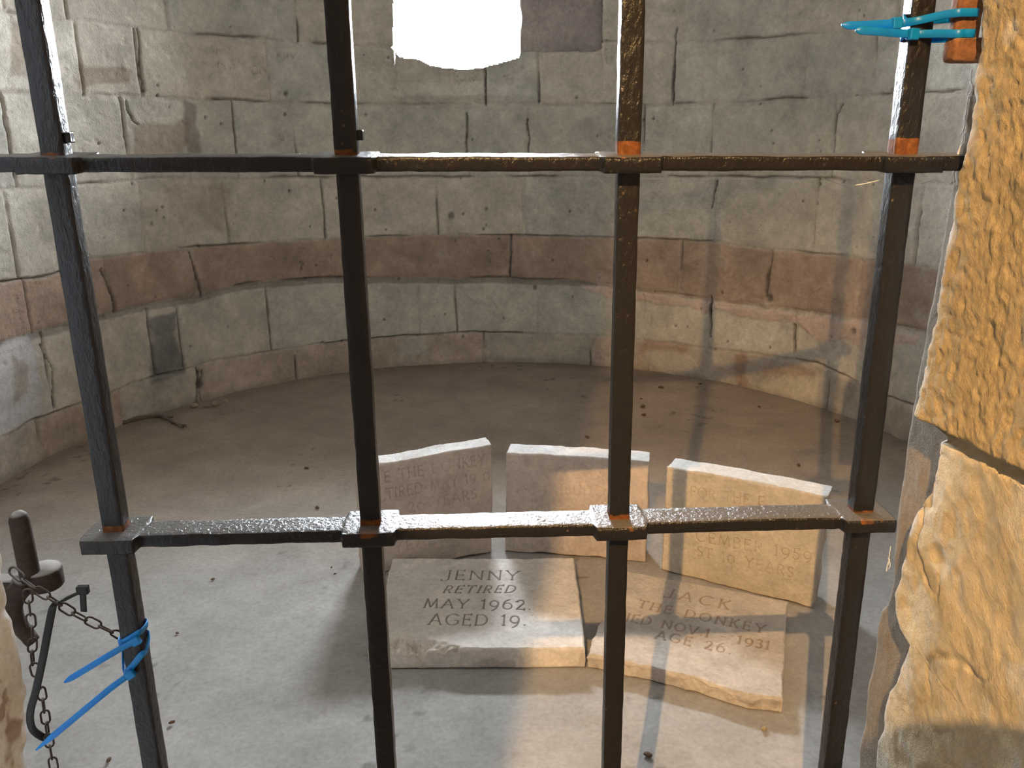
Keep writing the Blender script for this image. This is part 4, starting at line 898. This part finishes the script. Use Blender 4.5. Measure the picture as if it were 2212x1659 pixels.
# ------------------------------------------------------------------ the person standing behind the camera (casts the soft head shadow low on the right jamb)
def skinned(name, pts, edges, rad, mat, parent, root=0, sub=2):
    me = bpy.data.meshes.new(name); o_ = np.array(parent['_o'])
    me.from_pydata([tuple(np.array(p)-o_) for p in pts], edges, []); o = bpy.data.objects.new(name, me); COL.objects.link(o); o.parent = parent['obj']
    o.modifiers.new('skin', 'SKIN'); sd = o.modifiers.new('sub', 'SUBSURF'); sd.levels = sd.render_levels = sub
    for i, v in enumerate(me.skin_vertices[0].data): r_ = rad[i]; v.radius = (r_, r_) if np.isscalar(r_) else r_; v.use_root = (i == root)
    me.materials.append(mat); return o
PX_, PY_ = 0.02, -0.36
PS = thing('person', (PX_, PY_, 0.0), 'person standing behind the viewer at the gate, hands held before the chest', 'person')
def pp(x, y, z): return (PX_+x, PY_+y, z)
M_CLOTH = plastic('dark_blue_cloth', (0.03, 0.04, 0.07), 0.9); M_TROUS = plastic('grey_cloth', (0.05, 0.05, 0.05), 0.9); M_SKIN = plastic('skin', (0.55, 0.33, 0.24), 0.5); M_HAIR = plastic('brown_hair', (0.05, 0.03, 0.02), 0.6)
body = [pp(0,0,.93), pp(0,0,1.10), pp(0,0,1.28), pp(0,-.01,1.42), pp(0,0,1.50), pp(0,.015,1.58), pp(0,.02,1.65), pp(0,.01,1.71)]
E_ = [(i, i+1) for i in range(7)]; R_ = [(.155,.10), (.14,.095), (.165,.11), (.13,.085), (.06,.06), (.066,.075), (.078,.098), (.062,.075)]
def add(p, frm, r): body.append(p); E_.append((frm, len(body)-1)); R_.append(r); return len(body)-1
for s_ in (-1, 1):
    sh = add(pp(.17*s_, 0, 1.42), 3, .06); el = add(pp(.24*s_, .02, 1.14), sh, .045); wr = add(pp(.10*s_, .20, 1.22), el, .028)
    hp_ = add(pp(.09*s_, 0, .86), 0, .09); kn = add(pp(.10*s_, .01, .48), hp_, .06); an = add(pp(.11*s_, -.02, .09), kn, .042); add(pp(.115*s_, .10, .045), an, (.04, .03))
skinned('body', body, E_, R_, M_CLOTH, PS)
for s_ in (-1, 1):
    w0 = np.array(pp(.10*s_, .20, 1.22)); d_ = np.array([-.35*s_, .85, .25]); d_ /= np.linalg.norm(d_); sd_ = np.array([s_*.85, .35, -.1])
    hp2 = [w0, w0+d_*.04, w0+d_*.075]; he = [(0, 1), (1, 2)]; hr = [.024, (.034, .016), (.036, .015)]
    for k, ln in enumerate((.068, .078, .072, .056)):
        b0 = w0+d_*.085+sd_*(.028-.019*k); b1 = b0+d_*ln*.5+np.array([0, 0, .004]); b2 = b0+d_*ln+np.array([-.012*s_, -.006, .012])
        n_ = len(hp2); hp2 += [b0, b1, b2]; he += [(2, n_), (n_, n_+1), (n_+1, n_+2)]; hr += [.0095, .009, .0075]
    n_ = len(hp2); hp2 += [w0+d_*.045-sd_*.034, w0+d_*.085-sd_*.050]; he += [(1, n_), (n_, n_+1)]; hr += [.012, .009]
    skinned('hand', hp2, he, hr, M_SKIN, PS)
V, F = lathe([(.001,.0),(.06,.004),(.088,.03),(.098,.07),(.094,.11),(.075,.145),(.04,.163),(.001,.168)], np.array(pp(0, -.005, 1.597)), 32, 0.9, 1.12, 0.003, 4); mk('hair', V, F, M_HAIR, PS)

cobweb('short stray cobweb thread left of the third gate bar under the upper cross bar', [([gpt(1292,385,0.02), gpt(1303,394,0.015), gpt(1312,400,0.01), gpt(1321,406,0.005)], 0.0006)])
